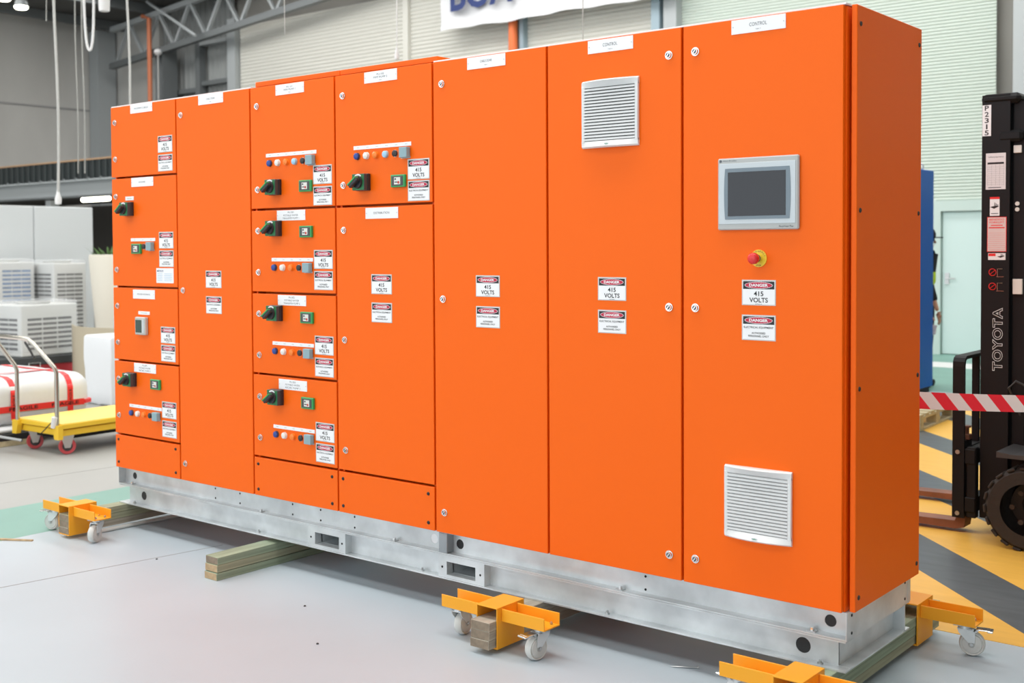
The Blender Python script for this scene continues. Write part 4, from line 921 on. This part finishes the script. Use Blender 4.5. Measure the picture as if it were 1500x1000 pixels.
MB().tube([(.24, -.04, .26), (.12, -.05, .17), (.10, -.02, .14)], .004, 'black_plastic', 6).obj('release_cable', ty)
MB().tube([(-.06, -.10, .105), (-.33, -.20, .135)], .011, 'steel', 8).tube([(-.33, -.20, .135), (-.44, -.24, .145)], .02, 'black_plastic', 10).obj('foot_pedal', ty)
MB().box(-.2, .2, .1, .95, .11, .15, 'fork_black').obj('scissor_arms', ty)
for (x, y_, rz) in ((-.21, .10, 25), (.22, .10, 25), (-.24, .92, 0), (.24, .92, 0)):
    q = MB(); 
    for s in (-1, 1): q.prism([(-.05, .15), (.05, .15), (.02, .05), (-.02, .05)], 'y', s * .024 - .002, s * .024 + .002, 'steel')
    o = q.obj('caster', ty, (x, y_, 0), (0, 0, math.radians(rz + 40)))
    MB().lathe([(.036, -.014), (.058, -.019), (.062, -.012), (.062, .012), (.058, .019), (.036, .014)], 'wheel_red', X=Matrix.Rotation(PI / 2, 4, 'X'), n=28).cyl((0, -.017, 0), (0, .017, 0), .037, 'fork_grey', n=20).obj('wheel', o, (0, 0, .062), smooth=True)

# white wrapped box
wbx = soft(-.5, 0, -.02, 1.0, 0, .69, .03, 'wrap_white', 2, .006).obj('wrapped_box', loc=(-4.43, 2.76, 0), smooth=True); tag(wbx, 'upright white wrapped box between the trolley and the switchboard', 'box')
# dark pallet with red crate
pd = thing('low_platform', 'low dark platform with red side under the wrapped air conditioners', 'platform', (-7.35, 3.2, 0), math.radians(0))
MB().box(-1.6, -.02, -.6, 1.35, .17, .27, 'pallet_dark', .01).obj('top', pd); MB().box(-1.58, -.04, .05, 1.33, 0, .17, 'red_crate').obj('skirt', pd); MB().box(-1.58, -.04, -.58, .05, 0, .17, 'galv_dull').obj('skirt', pd)
for yy in (.35, 1.0): MB().tube([(-.025, yy - .07, .012), (-.012, yy - .07, .2), (-.012, yy + .07, .2), (-.025, yy + .07, .012)], .008, 'chrome', 6).obj('hoop', pd)
# air conditioner outdoor units
def ac(loc, w_, d_, h_, label, rz, seed, blue=False, cols=(5, 4)):
    t = thing('air_conditioner', label, 'air conditioner', loc, rz, 'wrapped air conditioner units')
    MB().box(-w_, 0, 0, d_, 0, h_, 'ac_white', .012).obj('casing', t)
    nr = int((h_ - .16) / .058)
    def louvre(face, a0, a1, nm):
        m = MB()
        for k in range(nr):
            z = .08 + k * .058
            for c in range(3):
                b0 = a0 + (a1 - a0) * (c + .04) / 3; b1 = a0 + (a1 - a0) * (c + .96) / 3
                mm = 'ac_blue' if blue and face == 'x' else 'ac_slot'
                if face == 'x': m.box(0, .003, b0, b1, z, z + .030, mm)
                else: m.box(b0, b1, -.003, 0, z, z + .030, mm)
        m.obj(nm, t)
    louvre('x', d_ * .10, d_ * .90, 'side_louvre'); louvre('y', -w_ * .92, -w_ * .10, 'front_louvre')
    MB().lathe([(.30 * w_, 0), (.34 * w_, .03), (.30 * w_, .03)], 'ac_white', X=Matrix.Translation((-w_ / 2, d_ / 2, h_))).obj('fan_ring', t)
    b = soft(-w_ - .015, .015, -.015, d_ + .015, .04, h_ + .05, .04, 'film', 2, .008); b.obj('plastic_film', t, smooth=True)
    return t
ac((-7.42, 3.42, .27), .62, .80, .62, 'plastic-wrapped air conditioner on dark platform, nearest the push handle', math.radians(8), 1)
ac((-7.95, 2.55, .27), .62, .62, .60, 'plastic-wrapped air conditioner at the left picture edge on platform', math.radians(8), 2, True)
ac((-9.55, 5.05, 0), .60, .52, 1.36, 'tall plastic-wrapped air conditioner beside the beige planter', math.radians(4), 3)
ac((-9.85, 4.40, 0), .60, .55, 1.38, 'tall wrapped air conditioner with blue inside, before white panels', math.radians(4), 4, True)
# planter
pt = thing('planter', 'tall beige tapered planter with green plant behind the switchboard', 'planter', (-8.98, 5.60, 0))
MB().lathe([(0, .0), (.17, .0), (.19, .02), (.30, 1.45), (.29, 1.48), (.26, 1.47), (.25, 1.40), (0, 1.40)], 'planter', n=32).obj('pot', pt, smooth=True)
for k in range(46):
    a = random.uniform(0, 2 * PI); rr = random.uniform(.02, .2); ln = random.uniform(.12, .26); c_ = Vector((rr * math.cos(a), rr * math.sin(a), 1.40)); dv = Vector((math.cos(a) * .6, math.sin(a) * .6, 1)).normalized(); sd = Vector((-math.sin(a), math.cos(a), 0)) * .022
    m = MB(); m.add([c_, c_ + dv * ln * .5 + sd, c_ + dv * ln + Vector((math.cos(a), math.sin(a), -.3)) * .05, c_ + dv * ln * .5 - sd], [(0, 1, 2, 3)], 'leaf'); m.obj('leaf', pt)
# curved cardboard sheet and white bundle
cb = MB(); outer = []; inner = []
for i in range(15):
    q = i / 14; bx = -7.33 + 1.15 * q; by = 4.02 - .10 * q - .16 * math.sin(PI * q); outer.append((bx, by)); inner.append((bx, by + .012))
cb.prism(outer + inner[::-1], 'z', 0, .64, 'cardboard'); tag(cb.obj('cardboard_sheet'), 'curved tan cardboard sheet standing behind the white wrapped box', 'cardboard')
tag(soft(-.16, .16, -.16, .16, 0, .76, .14, 'wrap_white', 4, .01).obj('white_bundle', loc=(-7.6, 4.95, 0), smooth=True), 'rounded white bundle behind the curved cardboard sheet', 'bundle')
